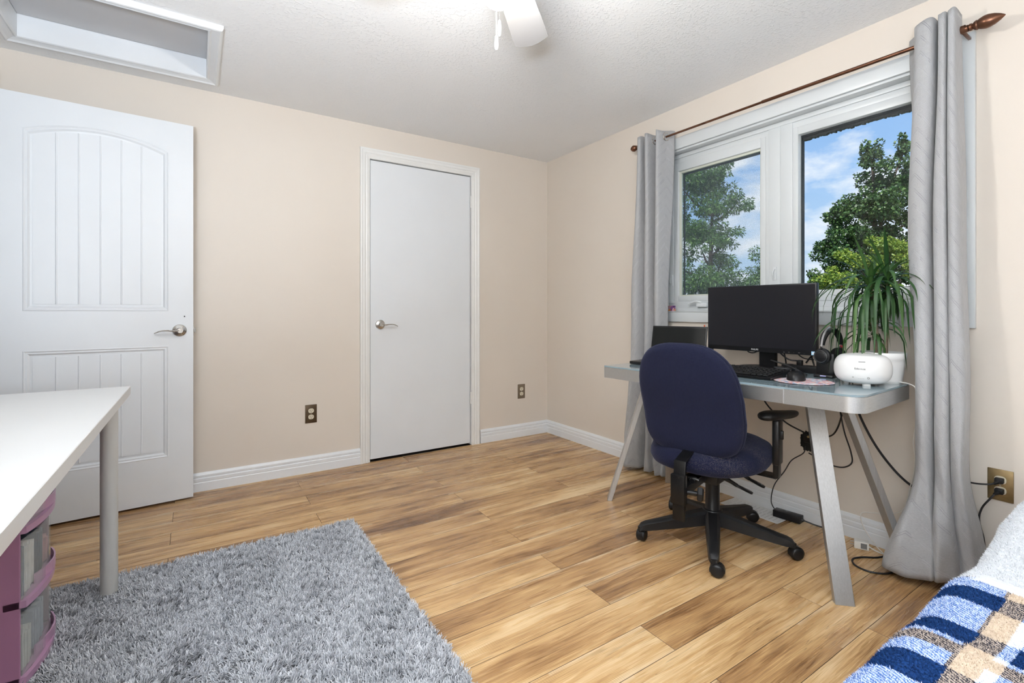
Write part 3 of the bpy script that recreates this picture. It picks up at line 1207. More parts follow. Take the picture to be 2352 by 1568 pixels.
DK = m_leaf('dark_maple_leaf', [(0, (.010, .032, .012, 1)), (.5, (.042, .105, .030, 1)), (.8, (.11, .20, .06, 1)), (1, (.24, .34, .12, 1))], .25)
MD = m_leaf('ash_leaf', [(0, (.015, .045, .012, 1)), (.5, (.06, .15, .03, 1)), (1, (.24, .38, .10, 1))], .35)
YL = m_leaf('yellow_green_leaf', [(0, (.06, .13, .02, 1)), (.5, (.20, .31, .045, 1)), (1, (.48, .52, .10, 1))], .4)
tree('maple_tree', 'dark green maple with two pointed tops, seen through the right pane', (12.0, 4.15, -3.0), (11.75, 4.28, 4.2),
     [((11.68, 4.32, 4.25), (.22, .22, .42)), ((11.75, 4.28, 3.75), (.42, .42, .42)), ((12.28, 3.95, 4.35), (.16, .16, .42)), ((12.35, 3.85, 3.8), (.38, .38, .5)),
      ((11.6, 4.4, 3.25), (.60, .55, .42)), ((11.25, 4.62, 2.95), (.42, .40, .38)), ((11.95, 4.15, 3.2), (.75, .6, .55)), ((12.6, 3.75, 3.1), (.6, .6, .6)),
      ((10.98, 4.80, 2.30), (.42, .36, .42)), ((11.5, 4.45, 2.45), (.6, .55, .5)), ((12.3, 4.1, 2.5), (.8, .7, .55)), ((10.85, 4.88, 1.75), (.36, .30, .36)),
      ((11.4, 4.5, 1.8), (.7, .6, .5)), ((12.4, 4.0, 1.7), (.9, .8, .6)), ((11.8, 4.2, 1.0), (1.2, 1.0, .6)), ((10.62, 5.02, 1.42), (.22, .2, .16))],
     46000, .054, .42, .3, DK, 3)
tree('maple_sapling', 'yellow green young maple in front of the darker maple, behind the potted plant', (11.0, 3.95, -3.0), (11.0, 3.95, 1.6),
     [((10.75, 4.15, 2.05), (.40, .40, .34)), ((11.15, 3.8, 2.2), (.42, .40, .36)), ((11.4, 3.6, 2.0), (.40, .36, .36)), ((10.35, 4.42, 1.6), (.42, .40, .34)), ((11.2, 3.9, 1.3), (.6, .6, .4)), ((11.6, 3.5, 1.35), (.5, .5, .4)),
      ((10.35, 4.5, .95), (.4, .4, .3)), ((11.0, 4.0, .8), (.8, .7, .5))], 24000, .046, .42, .3, YL, 5)
tree('ash_tree', 'green ash with narrow drooping leaves, seen through the left screened pane', (10.6, 7.4, -3.0), (10.75, 7.3, 4.5),
     [((10.9, 7.2, 4.45), (.5, .5, .55)), ((10.5, 7.45, 4.2), (.6, .6, .6)), ((10.0, 7.8, 4.2), (.8, .8, .7)), ((11.25, 6.98, 3.75), (.42, .4, .42)), ((10.7, 7.35, 3.5), (.6, .6, .5)),
      ((10.1, 7.75, 3.2), (.7, .7, .6)), ((11.0, 7.2, 2.9), (.5, .5, .4)), ((10.5, 7.5, 2.6), (.7, .7, .5)), ((9.8, 7.9, 2.3), (.6, .6, .6)), ((10.9, 7.25, 2.15), (.6, .6, .4)),
      ((10.3, 7.6, 1.8), (.8, .8, .5)), ((10.9, 7.2, 1.5), (.8, .7, .5)), ((9.8, 7.9, 1.3), (.8, .8, .6)), ((10.8, 7.3, .7), (1.2, 1., .6))],
     42000, .085, .15, .9, MD, 9)
tree('leafy_shrub_tree', 'low bright green bush at the right edge of the left pane', (11.75, 6.55, -3.0), (11.75, 6.55, 2.0),
     [((11.75, 6.55, 2.2), (.45, .45, .4)), ((11.6, 6.7, 1.7), (.6, .6, .4)), ((11.9, 6.4, 1.9), (.5, .5, .4)), ((11.7, 6.6, 1.0), (.9, .9, .6))],
     10000, .07, .18, .7, MD, 12)

# ------------------------------------------------------------------ curtain rod and curtains
RX, RZ = 2.40, 2.080
rod = thing('curtain_rod', 'thin bronze curtain rod with bud finials above the window', 'curtain rod', (RX, 1.36, RZ))
g = G(); g.tube([(RX, 2.185, RZ + .009), (RX, 1.32, RZ + .002)], .0062, 12); g.build('pole', BRONZE, rod, True, True)
g = G(); g.tube([(RX, 1.36, RZ + .003), (RX, .575, RZ - .006)], .0082, 12); g.build('pole', BRONZE, rod, True, True)
bud = [(.009, 0), (.013, .004), (.013, .010), (.010, .013), (.015, .017), (.018, .023), (.0165, .027), (.020, .034), (.0235, .046), (.0235, .056), (.019, .072), (.011, .087), (.004, .096), (.001, .099)]
g = G(); g.lathe([(.0115, -.030), (.0125, -.028), (.0125, 0)] + bud, (RX, .578, RZ - .006), (0, -1, 0), 24); g.build('finial', BRONZE, rod, True, True)
g = G(); g.lathe([(r * .85, z * .62) for r, z in bud], (RX, 2.185, RZ + .009), (0, 1, 0), 24); g.build('finial', BRONZE, rod, True, True)
for y in (.592, 2.165):
    g = G()
    g.rod((RX, y, RZ - .016), (XR, y, RZ - .016), .009, .009, (0, 1, 0), .001)
    g.lathe([(.014, -.006), (.014, .006), (.009, .006), (.009, -.006)], (RX, y, RZ - .004), (0, 1, 0), 20, caps=False)
    g.obox((XR - .003, y, RZ - .02), ((1, 0, 0), (0, 1, 0), (0, 0, 1)), (.003, .012, .03), .001)
    g.build('bracket', BRONZE, rod, True, True)


def curtain(label, secs, ztop_fn, seed, n=150, m=90):
    """secs: list of (z, [(x,y),...]) cross sections from top to bottom"""
    t = thing('curtain', label, 'curtain', (secs[-1][1][0][0], secs[-1][1][0][1], 0), 0, 'grommet curtains at the window')
    curves = [(z, catmull([(x, y, 0) for x, y in pts], n)) for z, pts in secs]
    # arc length of the top section for the cloth's own coordinates
    L = [0]
    c0 = curves[len(curves) // 2][1]
    for a, b in zip(c0, c0[1:]):
        L.append(L[-1] + (b - a).length)
    P, UV = [], []
    zs = [c[0] for c in curves]
    for i in range(m):
        f = i / (m - 1)
        z = zs[0] + (zs[-1] - zs[0]) * f
        k = max(j for j in range(len(zs) - 1) if z <= zs[j] + 1e-6)
        g_ = (zs[k] - z) / (zs[k] - zs[k + 1])
        e = g_ * g_ * (3 - 2 * g_)
        row, uvr = [], []
        for j in range(n):
            p = curves[k][1][j].lerp(curves[k + 1][1][j], e)
            q = Vector((j * .05 + seed, z * 2.2, seed))
            low = max(0, .9 - z) ** 1.5
            w = .006 + .030 * low
            dx = noise.noise(q) * w + noise.noise(q * 2.7 + Vector((9, 0, 0))) * w * .7 * (z < .95)
            dy = noise.noise(q + Vector((31, 7, 3))) * w * .6
            zz = z
            if i == 0:
                zz = ztop_fn(j / (n - 1))
            elif f < .04:
                zz = z + (ztop_fn(j / (n - 1)) - zs[0]) * (1 - f / .04)
            if f > .9:
                zz = z + (f - .9) / .1 * (.012 * noise.noise(Vector((j * .09, seed, 0))) + .004)
            row.append((p.x + dx, p.y + dy, zz))
            uvr.append((L[j], z))
        P.append(row); UV.append(uvr)
    g = G()
    g.grid(P, uv=UV)
    o = g.build('panel', CURT, t, True, True, normals=False, angle=180)
    md = o.modifiers.new('thickness', 'SOLIDIFY')
    md.thickness = .0022
    return t, P


tl = lambda f: 2.125 + .004 * math.sin(f * 40)
ctop = [(2.455, 2.175), (2.40, 2.165), (2.345, 2.135), (2.350, 2.115), (2.40, 2.112), (2.455, 2.10), (2.45, 2.08), (2.40, 2.075), (2.345, 2.075), (2.345, 2.055), (2.40, 2.045), (2.455, 2.03), (2.45, 2.005), (2.40, 1.995), (2.345, 1.99), (2.345, 1.972), (2.40, 1.958), (2.455, 1.94)]
cmid = [(2.455, 2.21), (2.40, 2.20), (2.35, 2.19), (2.345, 2.155), (2.39, 2.13), (2.44, 2.115), (2.44, 2.10), (2.40, 2.09), (2.35, 2.08), (2.345, 2.055), (2.38, 2.04), (2.43, 2.03), (2.43, 2.01), (2.39, 2.005), (2.345, 1.998), (2.343, 1.978), (2.37, 1.966), (2.41, 1.955)]
cbot = [(2.47, 2.25), (2.41, 2.255), (2.35, 2.235), (2.315, 2.20), (2.345, 2.145), (2.40, 2.125), (2.41, 2.11), (2.39, 2.10), (2.36, 2.095), (2.35, 2.065), (2.375, 2.05), (2.40, 2.045), (2.395, 2.03), (2.375, 2.02), (2.35, 2.012), (2.332, 1.985), (2.35, 1.962), (2.395, 1.952)]
cl, P1 = curtain('grey chevron curtain hanging left of the window, beside the laptop', [(2.125, ctop), (1.0, cmid), (.02, cbot)], tl, 1.3)
rtop = [(2.465, .775), (2.44, .745), (2.40, .735), (2.352, .718), (2.338, .695), (2.342, .672), (2.365, .662), (2.43, .662), (2.44, .655), (2.40, .652), (2.348, .650), (2.336, .641), (2.342, .630), (2.40, .632), (2.405, .627), (2.348, .622), (2.338, .614), (2.344, .604), (2.375, .600), (2.42, .602)]
rmid2 = [(2.455, .745), (2.43, .742), (2.38, .742), (2.335, .738), (2.318, .71), (2.322, .685), (2.35, .672), (2.41, .668), (2.41, .660), (2.36, .660), (2.322, .655), (2.312, .638), (2.322, .624), (2.38, .626), (2.38, .620), (2.325, .616), (2.312, .600), (2.325, .586), (2.36, .584), (2.42, .590)]
rmid = [(2.44, .700), (2.41, .698), (2.36, .698), (2.29, .700), (2.262, .690), (2.262, .668), (2.29, .652), (2.37, .650), (2.37, .645), (2.31, .645), (2.278, .642), (2.266, .625), (2.278, .606), (2.35, .608), (2.35, .602), (2.285, .600), (2.270, .580), (2.282, .563), (2.33, .566), (2.40, .575)]
rbot = [(2.42, .80), (2.37, .80), (2.29, .79), (2.215, .765), (2.208, .715), (2.235, .650), (2.28, .638), (2.36, .650), (2.36, .642), (2.31, .642), (2.272, .640), (2.262, .615), (2.30, .580), (2.375, .592), (2.375, .585), (2.33, .585), (2.315, .565), (2.335, .535), (2.41, .522), (2.475, .53)]
cr_, P2 = curtain('grey chevron curtain hanging right of the window, beside the potted plant', [(2.135, rtop), (1.35, rmid2), (.72, rmid), (.45, rmid), (.035, rbot)], lambda f: 2.135 + .01 * f + .004 * math.sin(f * 30), 4.7)
for t, ys, zz in ((cl, (1.957, 2.0445, 2.111), RZ + .008), (cr_, (.632, .666, .728), RZ - .005)):
    for y in ys:
        g = G()
        prof = [(.021, -.0035), (.025, -.0035), (.027, 0), (.025, .0035), (.021, .0035), (.021, -.0035)]
        g.lathe(prof, (RX, y, zz), (0.10, 1, 0), 24, caps=False)
        g.build('grommet', NICKEL, t, True, True)

# ------------------------------------------------------------------ outlets
def ell(cx, cy, rx, ry, n=20, p=2.6):
    out = []
    for k in range(n):
        a = 2 * PI * k / n
        c, s = math.cos(a), math.sin(a)
        out.append((cx + rx * abs(c) ** (2 / p) * (1 if c > 0 else -1), cy + ry * abs(s) ** (2 / p) * (1 if s > 0 else -1)))
    return out


def outlet(label, c, u, n, mat, slots=True, w=.035, h=.058):
    c, u, n = Vector(c), Vector(u), Vector(n)
    z = Vector((0, 0, 1))
    t = thing('wall_outlet', label, 'outlet', c)
    g = G(); g.obox(c + n * .0025, (u, n, z), (w, .0025, h), .0022); g.build('cover_plate', mat, t, True, True)
    for dz in (.0195, -.0195):
        g = G(); g.prism(ell(0, dz, .0165, .0145), c + n * .0045, u, z, n * .002)
        s = g.build('socket', IVORY, t, world=True)
        g = G()
        for sx in (-.0062, .0062):
            g.obox(c + n * .0066 + u * sx + z * (dz + .003), (u, n, z), (.0011, .0003, .0042))
        g.lathe([(.0023, 0), (.0023, .0006)], c + n * .0064 + z * (dz - .0072), n, 10)
        g.build('slot', BLACKP, s, world=True)
    g = G(); g.lathe([(.003, 0), (.0022, .0012)], c + n * .0048, n, 12); g.build('screw', NICKEL, t, True, True)
    return t


outlet('dark brown outlet with ivory sockets low on the wall left of the closet door', (.608, YB, .371), (1, 0, 0), (0, -1, 0), BROWNPL)
outlet('small taupe outlet low on the wall right of the closet door', (2.226, YB, .368), (1, 0, 0), (0, -1, 0), GREYPL)
outlet('brass outlet with two black plugs right of the right curtain', (XR, .511, .380), (0, 1, 0), (-1, 0, 0), BRASSPL)


def cable(name, label, pts, r, mat=RUBBER, n=40, group=None, cat='cable'):
    g = G()
    g.tube(catmull(pts, n), r, 8)
    return tag(g.build(name, mat, None, True), label, cat, group)


def plug_cord(label, zc, pts):
    t = thing('plugged_cable', label, 'cable', (XR - .006, .511, zc))
    g = G()
    g.obox((XR - .018, .511, zc), ((1, 0, 0), (0, 1, 0), (0, 0, 1)), (.011, .012, .0095), .003)
    g.tube([(XR - .024, .513, zc - .004), (XR - .040, .520, zc - .010)], [.0075, .0045], 10)
    g.build('plug', BLACKR, t, True, True)
    g = G(); g.tube(catmull([(XR - .038, .519, zc - .009)] + pts, 40), .0032, 8)
    g.build('cord', RUBBER, t, True, True)


plug_cord('black cord plugged in the upper brass socket, running left behind the curtain', .3995, [(XR - .055, .535, .386), (XR - .052, .58, .378), (XR - .03, .66, .376), (XR - .02, .72, .40)])
plug_cord('black cord plugged in the lower brass socket, hanging down behind the bed', .3605, [(XR - .048, .528, .335), (XR - .045, .552, .29), (XR - .042, .560, .24), (XR - .045, .546, .17), (XR - .045, .545, .08), (XR - .06, .50, .02)])

# ------------------------------------------------------------------ ceiling fan
FXc, FYc = .728, 1.185
fan = thing('ceiling_fan', 'white ceiling fan with a lit round globe, blade pointing to the corner', 'ceiling fan', (FXc, FYc, ZC))
g = G(); g.lathe([(.0, 0), (.075, 0), (.085, -.02), (.075, -.045), (.06, -.05), (.085, -.06), (.115, -.075), (.12, -.12), (.105, -.165), (.065, -.19), (.06, -.215), (.07, -.23), (.07, -.25), (.05, -.26), (.0, -.262)], seg=36, caps=False)
g.build('motor_housing', FANW, fan, True)
for k in range(4):
    a = math.radians(43.5 + 90 * k)
    d, s = Vector((math.cos(a), math.sin(a), 0)), Vector((-math.sin(a), math.cos(a), 0))
    up = Vector((0, 0, 1))
    ti = math.radians(-9)
    sp, upp = s * math.cos(ti) + up * math.sin(ti), up * math.cos(ti) - s * math.sin(ti)
    o = Vector((0, 0, -.222))
    hw = [(.16, .048), (.19, .052), (.30, .058), (.42, .064), (.485, .066)]
    out = [(r, -w) for r, w in hw] + [(.497, -.050), (.513, -.02), (.517, .0), (.515, .025), (.504, .052)] + [(r, w) for r, w in hw[::-1]]
    g = G(); g.prism(out, o, d, sp, upp * .006); g.build('blade', FANW, fan)
    g = G(); g.prism([(.06, -.018), (.13, -.022), (.20, -.040), (.20, .040), (.13, .022), (.06, .018)], o + up * .008, d, sp, upp * .004); g.build('blade_arm', FANW, fan)
g = G(); g.lathe([(.0, -.386), (.018, -.384), (.036, -.377), (.050, -.364), (.060, -.346), (.064, -.325), (.060, -.30), (.050, -.275), (.044, -.258)], seg=32, caps=False)
g.build('globe', GLOBE, fan, True)
for dx, dy, zl, ln, lab in ((.030, .064, -.262, .167, 0), (-.0346, -.0586, -.262, .205, 1)):
    g = G(); g.tube([(dx, dy, zl), (dx, dy, zl - ln)], .0011, 6)
    g.build('pull_chain', WHITEP if not lab else NICKEL, fan, True)
    g = G(); g.lathe([(.002, 0), (.004, -.004), (.0058, -.022), (.006, -.034), (.0045, -.043), (.0025, -.046)], (dx, dy, zl - ln), seg=14)
    g.build('pull_knob', WHITEP if not lab else LEGGREY, fan, True)

# ------------------------------------------------------------------ desk
DT = .740
DO = Vector((1.850, .708, 0))
DU, DV = Vector((-.062, .998, 0)).normalized(), Vector((.998, .062, 0)).normalized()
DL, DD = 1.148, .545
desk = thing('desk', 'aluminium desk with blue grey glass top and splayed flat legs', 'desk', (2.1, 1.28, 0))


def rrect(L, D, r, inset=0, n=8):
    pts = []
    for cu, cv, a0 in ((r, r, 180), (L - r, r, 270), (L - r, D - r, 0), (r, D - r, 90)):
        for k in range(n + 1):
            a = math.radians(a0 + 90 * k / n)
            pts.append((cu + (r - inset) * math.cos(a), cv + (r - inset) * math.sin(a)))
    return pts


UP = Vector((0, 0, 1))
# rounding only on the two right corners would not show; left corners are nearly square
def desk_outline(inset):
    pts = []
    for cu, cv, a0, r in ((0, 0, 180, .055), (DL, 0, 270, .008), (DL, DD, 0, .008), (0, DD, 90, .055)):
        x = cu + (r if cu == 0 else -r)
        y = cv + (r if cv == 0 else -r)
        rr = r - inset
        for k in range(9):
            a = math.radians(a0 + 90 * k / 8)
            pts.append((x + rr * math.cos(a), y + rr * math.sin(a)))
    return pts


g = G(); g.prism(desk_outline(.001), DO + UP * (DT - .007), DU, DV, UP * .007)
g.build('glass_top', GLASSTOP, desk, world=True)
g = G(); g.prism(desk_outline(.0), DO + UP * (DT - .062), DU, DV, UP * .0545)
g.build('apron', ALU, desk, True, True, angle=20)
for a, b, nm in ((.25, .886, None),):
    if a < .06: a = .058
    g = G(); g.obox(DO + DU * ((a + b) / 2) + DV * -.0012 + UP * (DT - .0348), (DU, DV, UP), ((b - a) / 2, .0022, .0268), .0006, 1)
    g.build('drawer_front', ALU, desk, True, True)
for foot, top, in (((1.895, .782), (2.078, .968)), ((2.335, .735), (2.165, .900)), ((1.885, 1.917), (2.03, 1.772)), ((2.37, 1.90), (2.22, 1.765))):
    f, tp = Vector((foot[0], foot[1], 0)), Vector((top[0], top[1], DT - .0605))
    dv = (f - tp); dv.z = 0; dv.normalize()
    side = Vector((-dv.y, dv.x, 0))
    w, h = .031, .0125
    g = G()
    vs = []
    for c in (f, tp):
        vs.append([c + side * a * w + dv * b * h for a, b in ((-1, -1), (1, -1), (1, 1), (-1, 1))])
    A, B = g._v(vs[0]), g._v(vs[1])
    g.bm.faces.new(A); g.bm.faces.new(B)
    for k in range(4):
        g.bm.faces.new((A[k], A[(k + 1) % 4], B[(k + 1) % 4], B[k]))
    bmesh.ops.bevel(g.bm, geom=g.bm.edges[:], offset=.0012, segments=1, affect='EDGES')
    g.build('leg', ALULEG, desk, world=True)

# ---- things on the desk
mon = thing('monitor', 'large black monitor standing on the desk, switched off', 'monitor', (2.33, 1.304, DT), math.radians(1.5))
# local: x to the back (towards window), y left, z up
SX = -.075
mw, mh0, mh1 = .263, .088, .408
g = G(); g.obox((SX + .012, 0, (mh0 + mh1) / 2), ((1, 0, 0), (0, 1, 0), (0, 0, 1)), (.012, mw, (mh1 - mh0) / 2), .003); g.build('housing', BLACKP, mon, True)
g = G(); g.obox((SX - .0006, 0, (mh0 + .022 + mh1 - .006) / 2), ((1, 0, 0), (0, 1, 0), (0, 0, 1)), (.0006, mw - .006, (mh1 - .006 - mh0 - .022) / 2), 0); g.build('screen', BLACKS, mon)
g = G(); g.obox((SX + .035, 0, .26), ((1, 0, 0), (0, 1, 0), (0, 0, 1)), (.018, .13, .10), .012); g.build('back_cover', BLACKP, mon, True)
g = G(); g.obox((.018, -.005, .135), ((1, 0, 0), (0, 1, 0), (0, 0, 1)), (.012, .040, .125), .004); g.build('stand_column', BLACKP, mon, True)
g = G(); g.lathe([(.0, 0), (.125, 0), (.128, .003), (.126, .007), (.118, .011), (.0, .013)], (.005, 0, 0), (0, 0, 1), 48, caps=False); st_ = g.build('stand_base', BLACKP, mon, True)
for v in st_.data.vertices: v.co.y *= 1.05; v.co.x *= .85
WHITEPR = simple('white_print', (.75, .75, .75, 1), .5)
GREYPR = simple('grey_print', (.30, .30, .30, 1), .5)
text('logo', 'PHILIPS', .011, WHITEPR, mon, (SX - .0007, .012, mh0 + .0105), (0, -1, 0), (0, 0, 1), .0003, False)
g = G(); g.obox((SX - .0006, -mw + .013, mh0 + .0105), ((1, 0, 0), (0, 1, 0), (0, 0, 1)), (.0005, .008, .0082), 0)
stk = g.build('energy_sticker', simple('pale_blue_sticker', (.35, .62, .85, 1), .5), mon)
g = G(); g.obox((SX - .0012, -mw + .013, mh0 + .0105), ((1, 0, 0), (0, 1, 0), (0, 0, 1)), (.0003, .004, .004), 0); g.build('sticker_mark', WHITEPR, stk)
for i, bmk in enumerate(('▪', '▪▪', '▪', '▪▪', '•')):
    text('button_mark', ('o', '=:', '-', '==', '.')[i], .008, GREYPR, mon, (SX - .0007, -.125 - .022 * i, mh0 + .008), (0, -1, 0), (0, 0, 1), .0002, False)

kb = thing('keyboard', 'black keyboard on the desk in front of the monitor', 'keyboard', (2.03, 1.30, DT), math.radians(3.5))
g = G()
A = [(-.09, .0015), (-.095, .008), (-.088, .013), (.085, .030), (.092, .026), (.092, .012), (.085, .008)]
g.prism(A, (0, -.222, 0), (1, 0, 0), (0, 0, 1), (0, .444, 0))
bmesh.ops.bevel(g.bm, geom=g.bm.edges[:], offset=.003, segments=2, affect='EDGES')
g.build('base', BLACKP, kb, True)
g = G()
sl = math.atan2(.017, .173)
kx = Vector((math.cos(sl), 0, math.sin(sl))); kz = Vector((-math.sin(sl), 0, math.cos(sl)))
for r in range(6):
    y = -.212
    row = [1] * 21
    if r == 0: row = [1.25, 1.25, 1.25, 6, 1.25, 1.25, 1.25, 1.5, 0, 1, 1, 1, 0, 2, 1]
    i = 0
    for w in row:
        if w == 0:
            y += .006; continue
        if y + .0192 * w > .216: break
        c = Vector((-.078 + .0275 * r, 0, 0))
        p = Vector((-.088, 0, .0135)) + kx * (.012 + .0265 * r) + Vector((0, y + .0098 * w, 0)) + kz * .0035
        g.obox(p, (kx, (0, 1, 0), kz), (.0085 if r else .0095, .0096 * w - .0018, .0035), .0018, 1)
        y += .0196 * w + .0002
tag(g.build('keys', BLACKR, kb, True), kind='stuff')

pad = thing('mouse_mat', 'round pink white and blue patterned mouse mat near the desk edge', 'mouse mat', (2.037, .985, DT))
g = G(); g.lathe([(.0, 0), (.106, 0), (.106, .0026), (.0, .0026)], seg=56, caps=False)
g.build('rubber_base', BLACKR, pad)
g = G(); g.lathe([(.0, .0026), (.105, .0026), (.1045, .0034), (.0, .0034)], seg=56, caps=False)
g.build('printed_top', m_mosaic('pink_white_blue_print', [(.72, .70, .70, 1), (.62, .20, .22, 1), (.74, .60, .58, 1), (.22, .30, .48, 1), (.78, .76, .76, 1), (.70, .36, .34, 1)], 95), pad)

ms = thing('computer_mouse', 'black wireless mouse on the round patterned mat', 'mouse', (2.05, 1.02, DT + .0034), math.radians(25))
g = G()
rows = []
for i in range(15):
    ph = i / 14 * PI / 2
    row = []
    for k in range(32):
        a = 2 * PI * k / 32
        c, s = math.cos(a), math.sin(a)
        ex = abs(c) ** (2 / 2.5) * (1 if c > 0 else -1)
        ey = abs(s) ** (2 / 2.5) * (1 if s > 0 else -1)
        r = math.cos(ph) ** .55
        hgt = .037 * math.sin(ph) * (1 - .25 * (ex * r) ** 2) * (1.0 - .18 * ex * r)
        row.append((.056 * ex * r, (.034 + .003 * ex) * ey * r, hgt))
    rows.append(row)
V = g.grid(rows, closed_u=True)
g.bm.faces.new(V[0][::-1])
g.build('shell', BLACKP, ms, True, angle=60)
g = G(); g.lathe([(.009, -.0035), (.010, -.002), (.010, .002), (.009, .0035)], (.030, 0, .0285), (0, 1, 0), 18); g.build('scroll_wheel', RUBBER, ms, True)
g = G(); g.obox((.0, .033, .014), ((1, 0, 0), (0, 1, 0), (0, 0, 1)), (.018, .003, .004), .002); g.build('side_button', RUBBER, ms, True)

hs = thing('headset_stand', 'small black charging stand holding the headset', 'stand', (2.268, 1.008, DT), math.radians(12))
g = G(); g.obox((.004, 0, .006), ((1, 0, 0), (0, 1, 0), (0, 0, 1)), (.040, .036, .006), .004); g.build('base', BLACKP, hs, True)
g = G(); g.obox((.012, 0, .052), ((1, 0, .0), (0, 1, 0), (0, 0, 1)), (.011, .033, .048), .004); g.build('upright', BLACKP, hs, True)
g = G(); g.obox((-.0365, 0, .0075), ((1, 0, 0), (0, 1, 0), (0, 0, 1)), (.0006, .011, .0022), 0); g.build('light_bar', simple('pale_violet_indicator', (.45, .45, .75, 1), .3), hs)

hd = thing('headset', 'black over ear headset with silver band hanging on its stand', 'headset', (2.250, .975, DT + .080), math.radians(-101))
# local: arch in the y-z plane, ear cups along +-y turned
g = G()
arch = [Vector((0, .061 * math.cos(a), .050 + .085 * math.sin(a))) for a in np.linspace(.0, PI, 26)]


def band(pts, w, h, bow=0.0):
    g = G()
    rows = []
    for i, p in enumerate(pts):
        t = (pts[min(i + 1, len(pts) - 1)] - pts[max(i - 1, 0)]).normalized()
        nrm = Vector((1, 0, 0)).cross(t).normalized()
        f = i / (len(pts) - 1)
        ww = w * (1 - bow + bow * math.sin(f * PI))
        rows.append([p + Vector((1, 0, 0)) * ww * c + nrm * h * s for c, s in ((-1, -1), (1, -1), (1, 1), (-1, 1))])
    V = g.grid(rows, closed_u=True)
    g.bm.faces.new(V[0]); g.bm.faces.new(V[-1])
    return g


band(arch, .004, .0018).build('band', LAMPL, hd, True)
a2 = [Vector((0, .058 * math.cos(a), .052 + .072 * math.sin(a))) for a in np.linspace(.12, PI - .12, 24)]
band(a2, .016, .004, .5).build('head_pad', BLACKR, hd, True)
for s in (1, -1):
    c = Vector((-.004, s * .054, .014))
    n = Vector((.12, s, 0)).normalized()
    g = G(); g.lathe([(.0, .014), (.020, .014), (.023, .012), (.027, .006), (.032, .002), (.034, -.006), (.032, -.013), (.022, -.016), (.0, -.016)], c, n, 32, caps=False)
    cup = g.build('ear_cup', BLACKP, hd, True)
    g = G(); g.lathe([(.0235, .0105), (.0245, .0125), (.0255, .0105)], c, n, 32, caps=False); g.build('cup_ring', LAMPL, cup, True)
    g = G(); g.tube([c + n * .002 + Vector((0, 0, .028)), Vector((0, s * .061, .056))], .0045, 8); g.build('yoke', BLACKP, hd, True)
    if s > 0:
        g = G(); g.tube([Vector((0, s * .061, .048)), Vector((0, s * .0608, .058))], .0056, 10); g.build('red_ring', RED, hd, True)

df = thing('aroma_diffuser', 'white rounded aroma diffuser at the right end of the desk', 'diffuser', (2.162, .828, DT))
g = G()
prof = []
for a in np.linspace(-PI / 2, PI / 2, 26):
    c, s = math.cos(a), math.sin(a)
    prof.append((.046 + .047 * abs(c) ** (2 / 2.6), .061 + (.056 if s > 0 else .053) * abs(s) ** (2 / 2.4) * (1 if s > 0 else -1)))
prof = [(.0, prof[0][1])] + prof + [(.035, prof[-1][1] + .003), (.0, prof[-1][1] + .004)]
g.lathe(prof, seg=64, caps=False)
g.build('body', WHITEP, df, True, angle=60)
for k in range(3):
    a = math.radians(215 + 120 * k)
    g = G(); g.obox((.050 * math.cos(a), .050 * math.sin(a), .007), ((math.cos(a), math.sin(a), 0), (-math.sin(a), math.cos(a), 0), UP), (.006, .010, .007), .002); g.build('foot', WHITEP, df, True)
fa = math.atan2(-.835, -2.182) + .10
ra = .111


def dtext(name, body, size, ang, z, rad, mat, up=(0, 0, 1)):
    p = (rad * math.cos(ang), rad * math.sin(ang), z)
    text(name, body, size, mat, df, p, (-math.sin(ang), math.cos(ang), 0) if False else (math.sin(ang) * -1, math.cos(ang), 0), up, .0006, False)


DPR = simple('grey_diffuser_print', (.28, .27, .26, 1), .5)
dtext('brand_print', 'Edenlaze', .0098, fa - .18, .068, .0932, DPR)
dtext('indicator_print', '- - - -', .008, fa - .14, .032, .0915, DPR)
dtext('lamp_symbol', 'o', .009, fa - .42, .036, .0918, DPR)
dtext('power_symbol', 'O', .011, fa + .10, .034, .0916, DPR)
g = G(); g.obox(((.0895) * math.cos(fa - .12), .0895 * math.sin(fa - .12), .094), ((math.cos(fa - .12), math.sin(fa - .12), .9), (-math.sin(fa - .12), math.cos(fa - .12), 0), (-.5 * math.cos(fa - .12), -.5 * math.sin(fa - .12), 1)), (.001, .0105, .0012), 0)
g.build('vent_slot', GREYPR, df)

pot = thing('potted_dracaena', 'dracaena with long drooping strap leaves in a white ribbed pot', 'plant', (2.305, .812, DT))
pp = [(.0, 0), (.058, 0), (.060, .003)]
for k in range(9):
    z = .008 + k * .0085
    pp += [(.0605 + z * .15, z), (.0625 + z * .15, z + .004)]
pp += [(.0735, .092), (.0755, .094), (.0775, .118), (.0755, .120), (.0730, .118), (.070, .100), (.0, .100)]
g = G(); g.lathe(pp, seg=48, caps=False); g.build('pot', POTW, pot, True, angle=50)
g = G(); g.lathe([(.0, .106), (.040, .108), (.0705, .104)], seg=32, caps=False); g.build('soil', SOIL, pot)
stems = [((-.012, .012), (-.035, .030), .395), ((.015, -.005), (.004, -.014), .420), ((.0, .02), (-.012, .036), .25)]
for (bx, by), (tx, ty), h in stems:
    g = G(); g.tube(catmull([(bx, by, .10), (bx * .6 + tx * .4 + .004, by * .6 + ty * .4, .10 + (h - .1) * .5), (tx, ty, h)], 12), [.0075] * 6 + [.007] * 6, 8); g.build('stem', STEMM, pot, True)
rl = random.Random(21)


